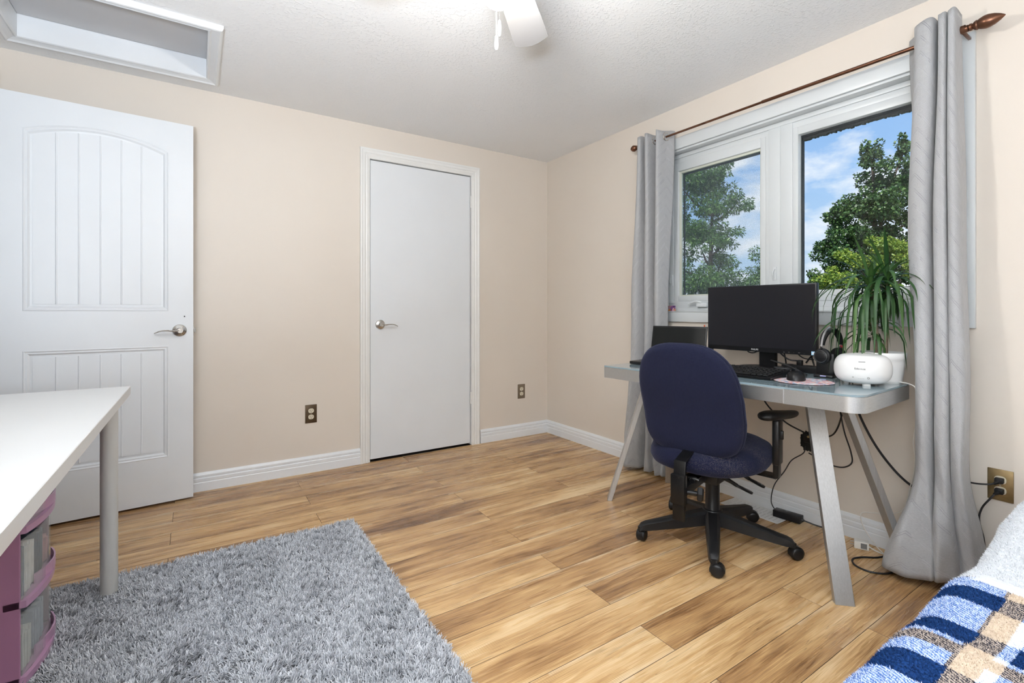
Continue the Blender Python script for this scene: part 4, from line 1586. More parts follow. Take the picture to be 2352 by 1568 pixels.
def leaf(base, az, el, L, w, droop):
    """strap leaf: leaves the crown at elevation el, bends down under its weight"""
    n = 9
    p = Vector(base)
    d_el = el
    pts = [p.copy()]
    for i in range(n):
        f = i / n
        dirv = Vector((math.cos(az) * math.cos(d_el), math.sin(az) * math.cos(d_el), math.sin(d_el)))
        p = p + dirv * (L / n)
        pts.append(p.copy())
        d_el = max(-1.50, d_el - droop / n * (1.6 - .7 * f))
    V, F = [], []
    for i, q in enumerate(pts):
        f = i / n
        ww = w * min(1, .45 + 2.2 * f) * (1 - max(0, (f - .45) / .55) ** 1.6)
        t = (pts[min(i + 1, n)] - pts[max(i - 1, 0)]).normalized()
        s = Vector((-math.sin(az), math.cos(az), 0))
        nr = s.cross(t)
        V += [q - s * ww - nr * ww * -.35, q, q + s * ww - nr * ww * -.35]
    for i in range(n):
        a = i * 3
        F += [(a, a + 1, a + 4, a + 3), (a + 1, a + 2, a + 5, a + 4)]
    tone = rl.uniform(.15, .75)
    return npmesh('leaf', [tuple(v) for v in V], F, DRAC, pot, attr=[tone + (.25 if k % 3 == 1 else 0) for k in range(len(V))], smooth=True)


for si, (_, (tx, ty), h) in enumerate(stems):
    cnt = (56, 58, 24)[si]
    for k in range(cnt):
        f = k / cnt
        az = k * 2.399 + si
        el = 1.35 - 1.25 * (1 - f) ** .8 + rl.uniform(-.15, .15)
        L = rl.uniform(.26, .37) * (1.0 if f < .75 else .72)
        droop = (2.9 if f < .55 else 1.9 if f < .8 else .6) + rl.uniform(-.4, .5)
        z = h - .085 * (1 - f)
        # keep leaves off the wall and the curtain
        if math.cos(az) > .2: L *= .62
        if math.sin(az) < -.3: L *= .72
        leaf((tx, ty, z), az, el, L, rl.uniform(.0056, .0084), droop)

lap = thing('laptop', 'open black laptop at the left end of the desk, screen dark', 'laptop', (2.18, 1.715, DT), math.radians(12))
lw = .157
g = G(); g.obox((-.105, 0, .010), ((1, 0, 0), (0, 1, 0), (0, 0, 1)), (.108, lw, .008), .004); g.build('base', BLACKP, lap, True)
g = G(); g.obox((-.095, 0, .0183), ((1, 0, 0), (0, 1, 0), (0, 0, 1)), (.055, lw - .02, .0006), 0); g.build('keyboard_panel', BLACKR, lap)
ln_ = Vector((-.99, 0, .20)).normalized(); lu = Vector((.20, 0, .99)).normalized()
lc = Vector((.008, 0, .016))
g = G(); g.obox(lc + lu * .094, (ln_, (0, 1, 0), lu), (.004, lw, .094), .0035); g.build('lid', BLACKP, lap, True)
g = G(); g.obox(lc + lu * .096 + ln_ * .0042, (ln_, (0, 1, 0), lu), (.0006, lw - .007, .083), 0); g.build('screen', LAPS, lap)
g = G(); g.tube([lc + Vector((0, -lw * .8, 0)), lc + Vector((0, lw * .8, 0))], .006, 10); g.build('hinge_bar', BLACKP, lap, True)

cup = thing('pencil_cup', 'small grey pencil cup between the laptop and the monitor', 'cup', (2.27, 1.578, DT))
g = G(); g.lathe([(.0, 0), (.024, 0), (.026, .003), (.027, .085), (.025, .085), (.024, .004), (.0, .004)], seg=28, caps=False); g.build('body', simple('grey_blue_cup', (.16, .17, .22, 1), .4), cup, True)
g = G(); g.lathe([(.0275, .030), (.0278, .031), (.0282, .066), (.0278, .067)], seg=28, caps=False); g.build('printed_band', m_mosaic('colourful_cup_print', [(.5, .1, .2, 1), (.2, .12, .45, 1), (.7, .65, .6, 1), (.1, .1, .1, 1)], 110), cup, True)
pens = [((-.010, .008), (-.012, .014), .205, (.55, .10, .03, 1), 'orange and black pen with a red tip standing in the pencil cup'), ((.008, -.006), (.014, -.012), .16, (.02, .02, .02, 1), 'black pen leaning in the pencil cup'), ((.0, .010), (.002, .02), .15, (.25, .08, .35, 1), 'purple pen standing in the pencil cup')]
for (x0, y0), (x1, y1), h, c, lab in pens:
    t = thing('pen', lab, 'pen', (2.27 + x0, 1.578 + y0, DT + .005))
    g = G(); g.tube([(0, 0, 0), ((x1 - x0) * .7, (y1 - y0) * .7, h * .75)], .004, 8); g.build('barrel', BLACKP if h > .2 else simple('pen_barrel', c, .4), t, True)
    g = G(); g.tube([((x1 - x0) * .7, (y1 - y0) * .7, h * .75), (x1 - x0, y1 - y0, h)], [.0042, .0036], 8); g.build('cap', simple('pen_cap', c, .4), t, True)

bx = thing('small_box', 'tiny colourful square box on the window sill by the left curtain', 'box', (XR + .012, 2.003, WZ0 + .004))
g = G(); g.obox((0, 0, .017), ((1, 0, 0), (0, 1, 0), (0, 0, 1)), (.008, .0255, .0168), .001); g.build('body', m_mosaic('colourful_box_print', [(.10, .04, .14, 1), (.62, .22, .05, 1), (.55, .30, .34, 1), (.25, .10, .30, 1), (.66, .42, .28, 1)], 70), bx)

ps = thing('power_strip', 'black power strip lying behind the monitor and headset', 'power strip', (2.36, 1.115, DT), math.radians(3.5))
g = G(); g.obox((0, 0, .016), ((1, 0, 0), (0, 1, 0), (0, 0, 1)), (.022, .115, .016), .004); g.build('body', BLACKP, ps, True)
for k in range(5):
    g = G(); g.prism(ell(0, -.085 + .042 * k, .012, .013), (0, 0, .032), (1, 0, 0), (0, 1, 0), (0, 0, .0012)); s_ = g.build('socket', BLACKR, ps)
for k in (1, 3):
    g = G(); g.obox((0, -.085 + .042 * k, .044), ((1, 0, 0), (0, 1, 0), (0, 0, 1)), (.012, .011, .011), .003); g.build('plug', BLACKR, ps, True)
for i, (a, b, m_, lab) in enumerate([
        ((2.36, 1.285, .855), (2.36, 1.16, .79), (2.33, 1.20, .800), 'thick black cable behind the monitor, first right of its stand'),
        ((2.37, 1.245, .87), (2.39, 1.235, .765), (2.38, 1.235, .80), 'black cable hanging straight down behind the monitor stand'),
        ((2.37, 1.215, .87), (2.37, 1.10, .80), (2.36, 1.15, .81), 'thin black cable crossing behind the monitor to the power strip'),
        ((2.37, 1.10, .87), (2.36, 1.095, .775), (2.37, 1.11, .82), 'black cable dropping from the monitor into the power strip'),
        ((2.31, 1.05, .83), (2.36, 1.13, .785), (2.34, 1.09, .825), 'black cable curving from the headset stand to the power strip'),
        ((2.29, 1.255, .79), (2.22, 1.06, .7455), (2.25, 1.15, .775), 'black cable trailing across the glass beside the mouse')]):
    cable('monitor_cable', lab, [a, m_, b], .0036 if i != 2 else .0026, n=24, group='cables behind the monitor')
g = G()
tag(cable('cable_bundle', 'small tangled heap of black cables behind the mouse', catmull([(2.27 + .03 * math.sin(k * 2.1), 1.175 + .035 * math.cos(k * 1.7), DT + .006 + .018 * abs(math.sin(k * 1.3))) for k in range(14)], 14), .0045, n=120))
cable('monitor_cable', 'black cable looping under the monitor left of its stand', [(2.30, 1.385, .84), (2.295, 1.37, .822), (2.297, 1.345, .819), (2.30, 1.32, .83)], .003, n=20, group='cables behind the monitor')

# ------------------------------------------------------------------ cables under the desk
hole = thing('cable_hole', 'ragged black cable hole in the beige wall behind the desk legs', 'wall box', (XR, 1.19, .392))
rr = random.Random(3)
poly = []
for k in range(44):
    a = 2 * PI * k / 44
    q = 1 + rr.uniform(-.12, .12)
    poly.append((.033 * q * math.copysign(abs(math.cos(a)) ** .8, math.cos(a)), .046 * q * math.copysign(abs(math.sin(a)) ** .8, math.sin(a))))
g = G(); g.prism(poly, (XR, 1.187, .390), (0, 1, 0), (0, 0, 1), (-.002, 0, 0)); g.build('black_edge', simple('sooty_black', (.006, .006, .006, 1), .9), hole, world=True)
g = G(); g.obox((XR - .010, 1.180, .405), ((1, 0, 0), (0, 1, 0), (0, 0, 1)), (.010, .018, .020), .005); g.build('connector', BLACKP, hole, True, True)
g = G(); g.lathe([(.006, 0), (.006, .006), (.003, .009)], (XR - .02, 1.172, .418), (-1, 0, 0), 12); g.build('metal_nut', simple('dull_brass', (.28, .22, .12, 1), .4, metal=.8), hole, True, True)
cable('power_cable', 'black cable sagging from under the desk to the wall hole', [(2.40, 1.40, .675), (2.44, 1.36, .55), (2.465, 1.28, .47), (XR - .014, 1.195, .432)], .0038, group='black cables under the desk')
cable('power_cable', 'black cable rising from the wall hole up under the desk', [(XR - .014, 1.165, .425), (2.46, 1.08, .44), (2.43, 1.03, .49), (2.40, .99, .60), (2.38, .97, .675)], .0034, group='black cables under the desk')
cable('power_cable', 'black cable in a low hanging loop between the right legs', [(2.47, 1.17, .34), (2.46, 1.09, .315), (2.45, 1.02, .315), (2.45, .98, .345), (2.44, .98, .40), (2.42, 1.0, .5), (2.40, 1.02, .675)], .0030, group='black cables under the desk')
cable('power_cable', 'thick black cable slanting from the desk down to the right curtain', [(2.33, .93, .675), (2.36, .905, .56), (2.40, .86, .44), (2.45, .80, .335), (2.475, .74, .29), (2.478, .68, .30)], .0048, group='black cables under the desk')
ad = thing('power_adapter', 'black power brick on the floor vent beside the baseboard', 'power adapter', (2.425, 1.245, .004), math.radians(7))
g = G(); g.obox((0, 0, .0185), ((1, 0, 0), (0, 1, 0), (0, 0, 1)), (.0235, .062, .0165), .003); g.build('brick', BLACKP, ad, True)
g = G(); g.tube(catmull([(.005, .060, .022), (.018, .085, .06), (.030, .075, .14), (.038, .03, .22), (.045, -.0, .28), (.052, -.05, .325), (.054, -.06, .36)], 40), .0026, 8); g.build('output_cord', RUBBER, ad, True)
g = G(); g.tube(catmull([(.0, -.060, .018), (.004, -.085, .014), (.010, -.13, .008), (.028, -.22, .004), (.03, -.36, .004)], 30), [.0065] * 4 + [.0035] * 26, 8); g.build('mains_cord', RUBBER, ad, True)
us = thing('usb_charger', 'white plug charger lying on the floor by the baseboard', 'charger', (2.405, .925, 0), math.radians(24))
g = G(); g.obox((0, 0, .0165), ((1, 0, 0), (0, 1, 0), (0, 0, 1)), (.018, .026, .0165), .003); g.build('body', WHITEC, us, True)
g = G(); g.obox((-.0183, -.008, .0165), ((1, 0, 0), (0, 1, 0), (0, 0, 1)), (.0005, .011, .011), 0); g.build('rating_label', simple('grey_rating_label', (.16, .16, .16, 1), .5), us)
for dz in (-.006, .006):
    g = G(); g.obox((0, .032, .0165 + dz), ((1, 0, 0), (0, 1, 0), (0, 0, 1)), (.003, .008, .0008), 0); g.build('prong', NICKEL, us)
g = G(); g.tube(catmull([(-.004, -.026, .014), (-.012, -.05, .006), (-.02, -.075, .0035), (.0, -.10, .0035), (.04, -.12, .0035)], 24), .0025, 8); g.build('cord', WHITEC, us, True)
cable('diffuser_cord', 'thin white cord hanging from the diffuser over the desk end', [(2.272, .80, DT + .012), (2.29, .755, DT + .008), (2.285, .718, DT + .004), (2.28, .698, DT - .012), (2.278, .696, .67), (2.29, .70, .60), (2.31, .715, .52), (2.32, .712, .46), (2.335, .72, .40), (2.36, .74, .33), (2.40, .775, .22), (2.44, .84, .17), (2.455, .90, .15), (2.455, .945, .13), (2.45, .93, .07), (2.43, .86, .004), (2.41, .80, .004)], .0020, WHITEC, 90)
cable('black_loop_cable', 'black cable lying in a loop on the floor before the right curtain', [(2.43, .83, .004), (2.36, .85, .004), (2.31, .885, .004), (2.262, .90, .004), (2.215, .875, .004), (2.205, .825, .004), (2.235, .785, .004), (2.29, .765, .004), (2.34, .76, .004)], .0036, n=60)
vt = thing('floor_vent', 'white metal floor register on the wood floor under the desk', 'vent', (2.40, 1.40, 0))
g = G(); g.box(-.065, .068, -.152, -.140, .0002, .004, .001, 1); g.box(-.065, .068, .140, .152, .0002, .004, .001, 1); g.box(-.065, -.050, -.14, .14, .0002, .004, .001, 1); g.box(.053, .068, -.14, .14, .0002, .004, .001, 1); g.box(-.003, .005, -.14, .14, .0002, .0038)
g.build('frame', VENTW, vt)
g = G(); g.box(-.05, .053, -.14, .14, .0002, .0008); g.build('duct_shadow', simple('duct_shade_paint', (.12, .12, .12, 1), .8), vt)  # dark sheet painted in as the shade below the slats
for k in range(14):
    y = -.13 + .02 * k
    g = G(); g.obox((.0015, y, .0027), ((1, 0, 0), (0, 1, .16), (0, -.16, 1)), (.051, .0075, .0005)); g.build('slat', VENTW, vt)

# ------------------------------------------------------------------ office chair
ch = thing('office_chair', 'navy blue swivel office chair with armrests, pulled up to the desk', 'office chair', (1.94, 1.327, 0), math.radians(13))
CH = MW[ch.name]
inv = CH.inverted()


def pillow(g, outline, layers, deform=None):
    """rings: outline(a, s)->(u,v) ; layers list of (inset, w)"""
    N = 64
    rings = []
    for ins, w in layers:
        rings.append([Vector((*outline(2 * PI * k / N, ins), w)) for k in range(N)])
    if deform:
        rings = [[deform(p) for p in r] for r in rings]
    V = g.grid(rings, closed_u=True)
    g.bm.faces.new(V[0]); g.bm.faces.new(V[-1])


def seat_outline(a, ins):
    c, s = math.cos(a), math.sin(a)
    p = 3.0
    x = .240 * abs(c) ** (2 / p) * (1 if c > 0 else -1)
    y = .245 * abs(s) ** (2 / p) * (1 if s > 0 else -1)
    y *= 1 - .24 * max(0, -x / .24) ** 1.5
    k = 1 - ins / .24
    return x * k - .045, y * k


def sdef(p):
    q = p.copy()
    q.z += .012 * math.cos(q.y * 6) - .03 * max(0, q.x - .10) ** 2 * 8 - .006 + .06 * (q.x + .05)
    return q


g = G()
pillow(g, seat_outline, [(.22, .362), (.10, .360), (.035, .364), (.010, .378), (.0, .398), (.001, .418), (.010, .438), (.035, .452), (.08, .459), (.15, .460), (.225, .458)], sdef)
g.build('seat', NAVYS, ch, True, angle=80)
g = G(); pillow(g, seat_outline, [(.21, .350), (.09, .350), (.07, .355), (.07, .368), (.21, .368)]); g.build('seat_pan', BLACKP, ch, True)


def back_outline(a, ins):
    c, s = math.cos(a), math.sin(a)
    p = 2.9 if s > 0 else 4.6
    v = .233 * abs(s) ** (2 / p) * (1 if s > 0 else -1)
    wid = .213 - .018 * max(0, v / .233) ** 1.4 - .006 * max(0, -v / .233) ** 2
    u = wid * abs(c) ** (2 / p) * (1 if c > 0 else -1)
    k = 1 - ins / .22
    return u * k, v * k


def bdef(p):
    """u -> -y (right), v -> z, w -> x (towards the sitter)"""
    u, v, w = p
    wrap = .55 * u * u
    lumb = .035 * math.exp(-((v + .07) / .09) ** 2)
    tilt = -.25 * v
    return Vector((-.280 + w + wrap + lumb * .5 + tilt, u, .664 + v))


g = G(); pillow(g, back_outline, [(.20, -.034), (.12, -.034), (.06, -.033), (.025, -.030), (.009, -.022), (.001, -.010), (.004, .0)], bdef); g.build('back_panel', NAVY, ch, True, angle=80)
g = G(); pillow(g, back_outline, [(.004, .0), (.0, .008), (.001, .022), (.010, .036), (.03, .046), (.08, .052), (.14, .054), (.20, .054)], bdef); g.build('back_cushion', NAVY, ch, True, angle=80)
# J bar
g = G()
g.rod((-.345, .0, .26), (-.326, .0, .425), .048, .012, (0, 1, 0), .002)
g.rod((-.328, .0, .420), (-.245, .0, .446), .046, .010, (0, 1, 0), .002)
g.build('back_bar', BLACKM, ch, True)
g = G(); g.obox((-.340, .0, .315), ((1, 0, 0), (0, 1, 0), (0, 0, 1)), (.014, .029, .058), .003); g.build('bar_sleeve', BLACKM, ch, True)
g = G(); g.obox((-.338, 0, .235), ((1, 0, 0), (0, 1, 0), (0, 0, 1)), (.008, .024, .045), .002); g.build('bar_end', BLACKM, ch, True)
g = G(); g.obox((-.19, .0, .318), ((1, 0, .06), (0, 1, 0), (-.06, 0, 1)), (.15, .030, .018), .004); g.build('tilt_arm', BLACKM, ch, True)
g = G(); g.obox((-.02, .0, .320), ((1, 0, 0), (0, 1, 0), (0, 0, 1)), (.12, .075, .030), .010); g.build('mechanism', BLACKP, ch, True)
g = G()
g.tube([(-.325, -.02, .305), (-.305, -.062, .302)], .010, 12)
g.lathe([(.024, 0), (.030, .004), (.030, .018), (.022, .024), (.010, .024), (.009, .019)], (-.306, -.060, .302), (.4, -1, -.05), 6)
g.build('adjusting_knob', BLACKP, ch, True, angle=25)
g = G()
g.tube(catmull([(-.27, -.01, .345), (-.27, -.03, .347), (-.265, -.05, .342)], 8), .006, 8)
for k in range(4):
    g.lathe([(.010, 0), (.012, .002), (.010, .004)], (-.285 + .008 * k, -.03, .340), (1, 0, 0), 12)
g.build('tension_spring', BLACKM, ch, True)
for (x0, y0, z0), (x1, y1, z1), lab in (((-.09, -.05, .322), (-.03, -.170, .262), 0), ((.03, -.06, .325), (.065, -.190, .268), 1)):
    a, b = Vector((x0, y0, z0)), Vector((x1, y1, z1))
    g = G(); g.tube(catmull([a, a.lerp(b, .35) + Vector((0, 0, .004)), a.lerp(b, .62)], 10), [.009] * 6 + [.008] * 4, 10)
    d = (b - a).normalized()
    s = d.cross(UP).normalized(); nn = s.cross(d)
    rows = []
    for i in range(11):
        f = i / 10
        c = a.lerp(b, .56 + .50 * f)
        w = .008 + .012 * math.sin(min(1, f * 1.12) * PI * .62) * (1 if f < .9 else .8)
        if f == 1: w = .006
        rows.append([c + s * w * math.cos(2 * PI * k / 12) + nn * .0055 * math.sin(2 * PI * k / 12) for k in range(12)])
    V = g.grid(rows, closed_u=True); g.bm.faces.new(V[-1]); g.bm.faces.new(V[0])
    lv = g.build('lever', BLACKP, ch, True, angle=60)
    c = a.lerp(b, .90) + nn * .0058
    text('lever_symbol', ('↑=Ŧ', '↕=h')[lab], .020, WHITEPR, lv, c, d if d.y < 0 else -d, s if s.cross(d).z < 0 else -s, .0003, False) if False else text('lever_symbol', ('H-E', 'L-d')[lab], .017, GREYPR, lv, c, d, -s if (d.cross(-s)).z > 0 else s, .0003, False)
# armrests
for sgn in (-1, 1):
    y = sgn * .262
    px = .015
    g = G(); g.rod((px - .01, sgn * .10, .345), (px - .01, y, .342), .045, .010, (1, 0, 0), .003)
    g.obox((px - .01, y, .385), ((1, 0, 0), (0, 1, 0), (0, 0, 1)), (.026, .010, .048), .006)
    g.build('arm_bracket', BLACKM, ch, True)
    g = G(); g.obox((px - .01, y + sgn * .002, .485), ((1, 0, 0), (0, 1, 0), (0, 0, 1)), (.031, .013, .092), .006); g.build('arm_sleeve', BLACKP, ch, True)
    g = G(); g.obox((px - .01, y, .55), ((1, 0, 0), (0, 1, 0), (0, 0, 1)), (.024, .008, .05), .003); g.build('arm_post', BLACKR, ch, True)
    g = G(); g.obox((px - .01, y + sgn * .018, .515), ((1, 0, 0), (0, 1, 0), (0, 0, 1)), (.008, .006, .018), .003); g.build('arm_button', BLACKP, ch, True)
    # pad
    ang = sgn * math.radians(16)
    d = Vector((math.cos(ang), math.sin(ang), 0)); s = Vector((-math.sin(ang), math.cos(ang), 0))
    c0 = Vector((px + .030, sgn * .262, .590))
    rows = []
    NL = 22
    for i in range(NL):
        f = i / (NL - 1)
        t_ = -.125 + .25 * f
        e = math.sqrt(max(0, 1 - abs(2 * f - 1) ** 3.2))
        w = (.050 - .022 * f) * e + .0005
        hgt = (.021 - .007 * f) * (.35 + .65 * e) * (1 if e > .05 else .1)
        zc = .004 * math.cos((f - .2) * 5)
        rows.append([c0 + d * t_ + s * (w * math.copysign(abs(math.cos(q)) ** .8, math.cos(q))) + UP * (hgt * math.sin(q) + zc) for q in [2 * PI * k / 20 for k in range(20)]])
    g = G(); V = g.grid(rows, closed_u=True); g.bm.faces.new(V[0]); g.bm.faces.new(V[-1])
    g.build('arm_pad', BLACKR, ch, True, angle=80)
# gas lift and base
g = G(); g.lathe([(.0, .085), (.036, .085), (.036, .13), (.0305, .14), (.0295, .285), (.027, .287), (.0, .287)], seg=28, caps=False); g.build('gas_lift', BLACKP, ch, True)
g = G(); g.lathe([(.015, .28), (.015, .31)], seg=16); g.build('piston', BLACKM, ch, True)
casters = [(1.656, 1.490, 20), (1.675, 1.139, 300), (2.061, 1.037, 330), (2.255, 1.339, 310), (2.047, 1.629, 30)]
g = G(); g.lathe([(.0, .078), (.042, .078), (.047, .09), (.046, .125), (.040, .138), (.0, .140)], seg=28, caps=False)
g.build('hub', BLACKP, ch, True)
for cx, cy, az in casters:
    p = inv @ Vector((cx, cy, 0))
    d = Vector((p.x, p.y, 0)).normalized()
    s = Vector((-d.y, d.x, 0))
    R = Vector((p.x, p.y, 0)).length
    rows = []
    for f, top, h, w in ((.02, .138, .062, .030), (.18, .132, .058, .029), (.5, .112, .048, .025), (.8, .094, .038, .021), (.93, .087, .034, .019), (.985, .080, .026, .017), (1.03, .062, .012, .011)):
        c = d * (R * f)
        sec = [(-.62, 0), (-1, -.18), (-1.08, -1), (1.08, -1), (1, -.18), (.62, 0)]
        rows.append([c + s * w * a + UP * (top + h * b) for a, b in sec])
    g = G(); V = g.grid(rows, closed_u=True); g.bm.faces.new(V[0]); g.bm.faces.new(V[-1])
    bmesh.ops.recalc_face_normals(g.bm, faces=g.bm.faces[:])
    g.lathe([(.0, .050), (.012, .050), (.0125, .066), (.0, .068)], (d.x * R, d.y * R, 0), seg=14, caps=False)
    g.build('leg', BLACKR, ch, True, angle=40)
    # twin wheel caster
    a = math.radians(az) - math.radians(13)
    ax = Vector((-math.sin(a), math.cos(a), 0)); fw = Vector((math.cos(a), math.sin(a), 0))
    wc = Vector((p.x, p.y, .0262)) + fw * .012
    g = G(); g.lathe([(.0, -.010), (.022, -.010), (.025, -.009), (.025, .009), (.022, .010), (.0, .010)], wc, ax, 24, caps=False)
    g.tube([(p.x, p.y, .03), (p.x, p.y, .053)], .011, 12)
    # hood over the wheels
    rows = []
    for q in np.linspace(math.radians(-10), math.radians(200), 16):
        o = wc + fw * (-.0285 * math.cos(q)) * -1 + UP * (.0285 * math.sin(q))
        i_ = wc + fw * (-.0245 * math.cos(q)) * -1 + UP * (.0245 * math.sin(q))
        rows.append([o - ax * .0125, o + ax * .0125, i_ + ax * .0125, i_ - ax * .0125])
    V = g.grid(rows, closed_u=True); g.bm.faces.new(V[0]); g.bm.faces.new(V[-1])
    cst = g.build('caster', BLACKP, ch, True, angle=40)
    for sg in (-1, 1):
        g = G(); g.lathe([(.0, .0205), (.012, .0205), (.020, .0195), (.0242, .0165), (.0258, .013), (.0258, .003), (.0, .003)], wc, ax * sg, 28, caps=False)
        g.build('wheel', BLACKP, cst, True, angle=40)

# ------------------------------------------------------------------ white table and storage tower
tb = thing('table', 'white table with round grey legs standing on the shag rug', 'table', (-.50, 1.55, 0))
g = G(); g.box(-.795, -.208, .80, 2.297, .712, .743, .0015, 1); g.build('tabletop', TABLETOP, tb, True, True)
for x, y in ((-.262, 2.225), (-.735, 2.225), (-.262, .87), (-.735, .87)):
    g = G(); g.lathe([(.0, .018), (.024, .018), (.0255, .022), (.0255, .700), (.048, .704), (.048, .712), (.0, .712)], (x, y, 0), seg=32, caps=False)
    g.build('leg', LEGGREY, tb, True, True)

tw = thing('storage_tower', 'purple plastic drawer tower with clear drawers under the white table', 'drawer unit', (-.56, 1.95, .028))
TX0, TX1, TY0, TY1 = -.76, -.390, 1.80, 2.10
for y0, y1 in ((TY0, TY0 + .006), (TY1 - .006, TY1)):
    g = G(); g.box(TX0, TX1 - .006, y0, y1, .028, .655, .002, 1); g.build('side_panel', PURPLE, tw, world=True)
g = G(); g.box(TX0, TX0 + .005, TY0 + .006, TY1 - .006, .028, .655); g.build('back_panel', PURPLE, tw, world=True)
g = G(); g.box(TX0, TX1 - .006, TY0 - .004, TY1 + .004, .655, .668, .004); g.build('top_panel', MAUVE, tw, True, True)


def bow(f, d=.022):
    return TX1 + d * (1 - (2 * f - 1) ** 2)


def bowed(z0, z1, inset, th, y0=TY0, y1=TY1, d=.022, n=15):
    g = G()
    pts = []
    for k in range(n):
        f = k / (n - 1)
        pts.append((bow(f, d) - inset, y0 + (y1 - y0) * f))
    poly = pts + [(x - th, y) for x, y in pts[::-1]]
    g.prism(poly, (0, 0, z0), (1, 0, 0), (0, 1, 0), (0, 0, z1 - z0))
    return g


papers = [(.78, .77, .74, 1), (.16, .22, .32, 1), (.55, .30, .30, 1), (.62, .60, .54, 1)]
levels = [(.036, .222), (.240, .420), (.438, .530), (.545, .645)]
for li, (z0, z1) in enumerate(levels):
    bowed(z0 - .012, z0 + .006, -.006, .045).build('rail', MAUVE, tw, True, True, angle=25)
    f0 = bowed(z0 + .006, z1 - .012, .004, .003, TY0 + .008, TY1 - .008)
    dr = f0.build('drawer', FROST, tw, True, True, angle=25)
    bowed(z0 + .004, z0 + .034, -.004, .004, TY0 + .10, TY1 - .012).build('drawer_pull', MAUVE, dr, True, True, angle=25)
    g = G(); g.box(TX0 + .01, TX1 - .004, TY0 + .010, TY0 + .013, z0 + .006, z1 - .02); g.box(TX0 + .01, TX1 - .004, TY1 - .013, TY1 - .010, z0 + .006, z1 - .02); g.box(TX0 + .01, TX1 - .004, TY0 + .013, TY1 - .013, z0 + .006, z0 + .009)
    g.build('drawer_box', FROST, dr, world=True)
    specs = [[(1.83, 1.90, .62, (.62, .62, .58, 1)), (1.93, 2.03, .70, (.42, .46, .52, 1))],
             [(1.818, 1.832, .92, (.10, .14, .20, 1)), (1.838, 1.915, .86, (.80, .79, .76, 1)), (1.96, 2.02, .80, (.10, .13, .17, 1)), (2.03, 2.08, .5, (.55, .32, .34, 1))],
             [(1.85, 1.92, .6, (.60, .58, .54, 1)), (1.97, 2.05, .7, (.60, .40, .38, 1))],
             [(1.85, 1.95, .6, (.55, .55, .5, 1)), (2.0, 2.08, .75, (.70, .28, .12, 1))]][li]
    for a, b, hf, c in specs:
        nm, lb, ct = ('paper_stack', 'white paper stack standing upright inside the second lowest clear drawer', 'papers') if (li == 1 and hf == .86) else ('stored_item', None, None)
        desc = {0: 'lowest', 1: 'second lowest', 2: 'third lowest', 3: 'top'}[li]
        tone = {(.62, .62, .58, 1): 'pale grey folder stack', (.42, .46, .52, 1): 'blue grey folder stack', (.10, .14, .20, 1): 'thin dark blue notebook', (.10, .13, .17, 1): 'thick dark notebook', (.55, .32, .34, 1): 'dusty pink booklet',
                (.60, .58, .54, 1): 'beige packet', (.60, .40, .38, 1): 'rose packet', (.55, .55, .5, 1): 'grey packet', (.70, .28, .12, 1): 'orange packet'}.get(c, 'paper stack')
        it = thing(nm if nm == 'paper_stack' else ('notebook' if 'notebook' in tone else 'folder_stack' if 'folder' in tone else 'booklet' if 'booklet' in tone else 'packet'),
                   lb or f'{tone} seen through the {desc} clear drawer of the purple tower', ct or 'stationery', (TX1 - .12, (a + b) / 2, z0 + .010))
        nsl = max(2, int((b - a) / .012))
        for k in range(nsl):
            ya_, yb_ = a + (b - a) * k / nsl, a + (b - a) * (k + 1) / nsl - .0012
            g = G(); g.box(TX1 - .20 - .004 * (k % 2), TX1 - .008 + .003 * (k % 3), ya_, yb_, z0 + .0095, z0 + .0095 + (z1 - z0 - .03) * hf * (1 - .03 * (k % 3)), .001, 1)
            g.build('sheet_bundle', simple('stationery_' + str(li), c, .7, vary=.1, vscale=40), it, world=True)

# ------------------------------------------------------------------ shag rug
rug = thing('shag_rug', 'grey shag rug lying on the wood floor under the table', 'rug', (-.05, 1.4, 0))
RX0, RX1, RY0, RY1 = -.78, .628, .60, 2.365
g = G(); g.box(RX0, RX1, RY0, RY1, .0004, .010, .003); g.build('backing', RUGB, rug, world=True)
N = 235000
px = RNG.uniform(RX0, RX1, N * 2); py = RNG.uniform(RY0, RY1, N * 2)
keep = py > .60
px, py = px[keep][:N], py[keep][:N]
N = len(px)


def smooth_noise(x, y, s, seed):
    r = np.random.default_rng(seed)
    out = np.zeros_like(x)
    for _ in range(10):
        a = r.uniform(0, 2 * PI)
        k = s * r.uniform(.5, 1.5)
        out += np.sin((x * math.cos(a) + y * math.sin(a)) * k + r.uniform(0, 2 * PI))
    return out / 10 ** .5


ang = RNG.uniform(0, 2 * PI, N) * .45 + smooth_noise(px, py, 22, 1) * 1.0 + smooth_noise(px, py, 150, 2) * 1.3
lean = np.clip(.80 + .14 * smooth_noise(px, py, 25, 3) + .22 * smooth_noise(px, py, 170, 5) + RNG.normal(0, .22, N), .2, 1.4)
L = RNG.uniform(.016, .027, N)
wd = RNG.uniform(.0009, .0016, N)
dx, dy = np.cos(ang), np.sin(ang)
sx, sy = -dy, dx
base = np.stack([px, py, np.full(N, .009)], 1)
hor = np.stack([dx, dy, np.zeros(N)], 1)
up = np.array([[0, 0, 1.]])
sd = np.stack([sx, sy, np.zeros(N)], 1) * wd[:, None]
mid = base + hor * (np.sin(lean * .5) * L * .5)[:, None] + up * (np.cos(lean * .5) * L * .5)[:, None]
tip = mid + hor * (np.sin(lean * 1.25) * L * .5)[:, None] + up * (np.cos(lean * 1.25) * L * .5)[:, None]
tip[:, 2] = np.maximum(tip[:, 2], .012)
V = np.stack([base - sd, base + sd, mid - sd, mid + sd, tip - sd * .6, tip + sd * .6], 1)
idx = np.arange(N)[:, None] * 6
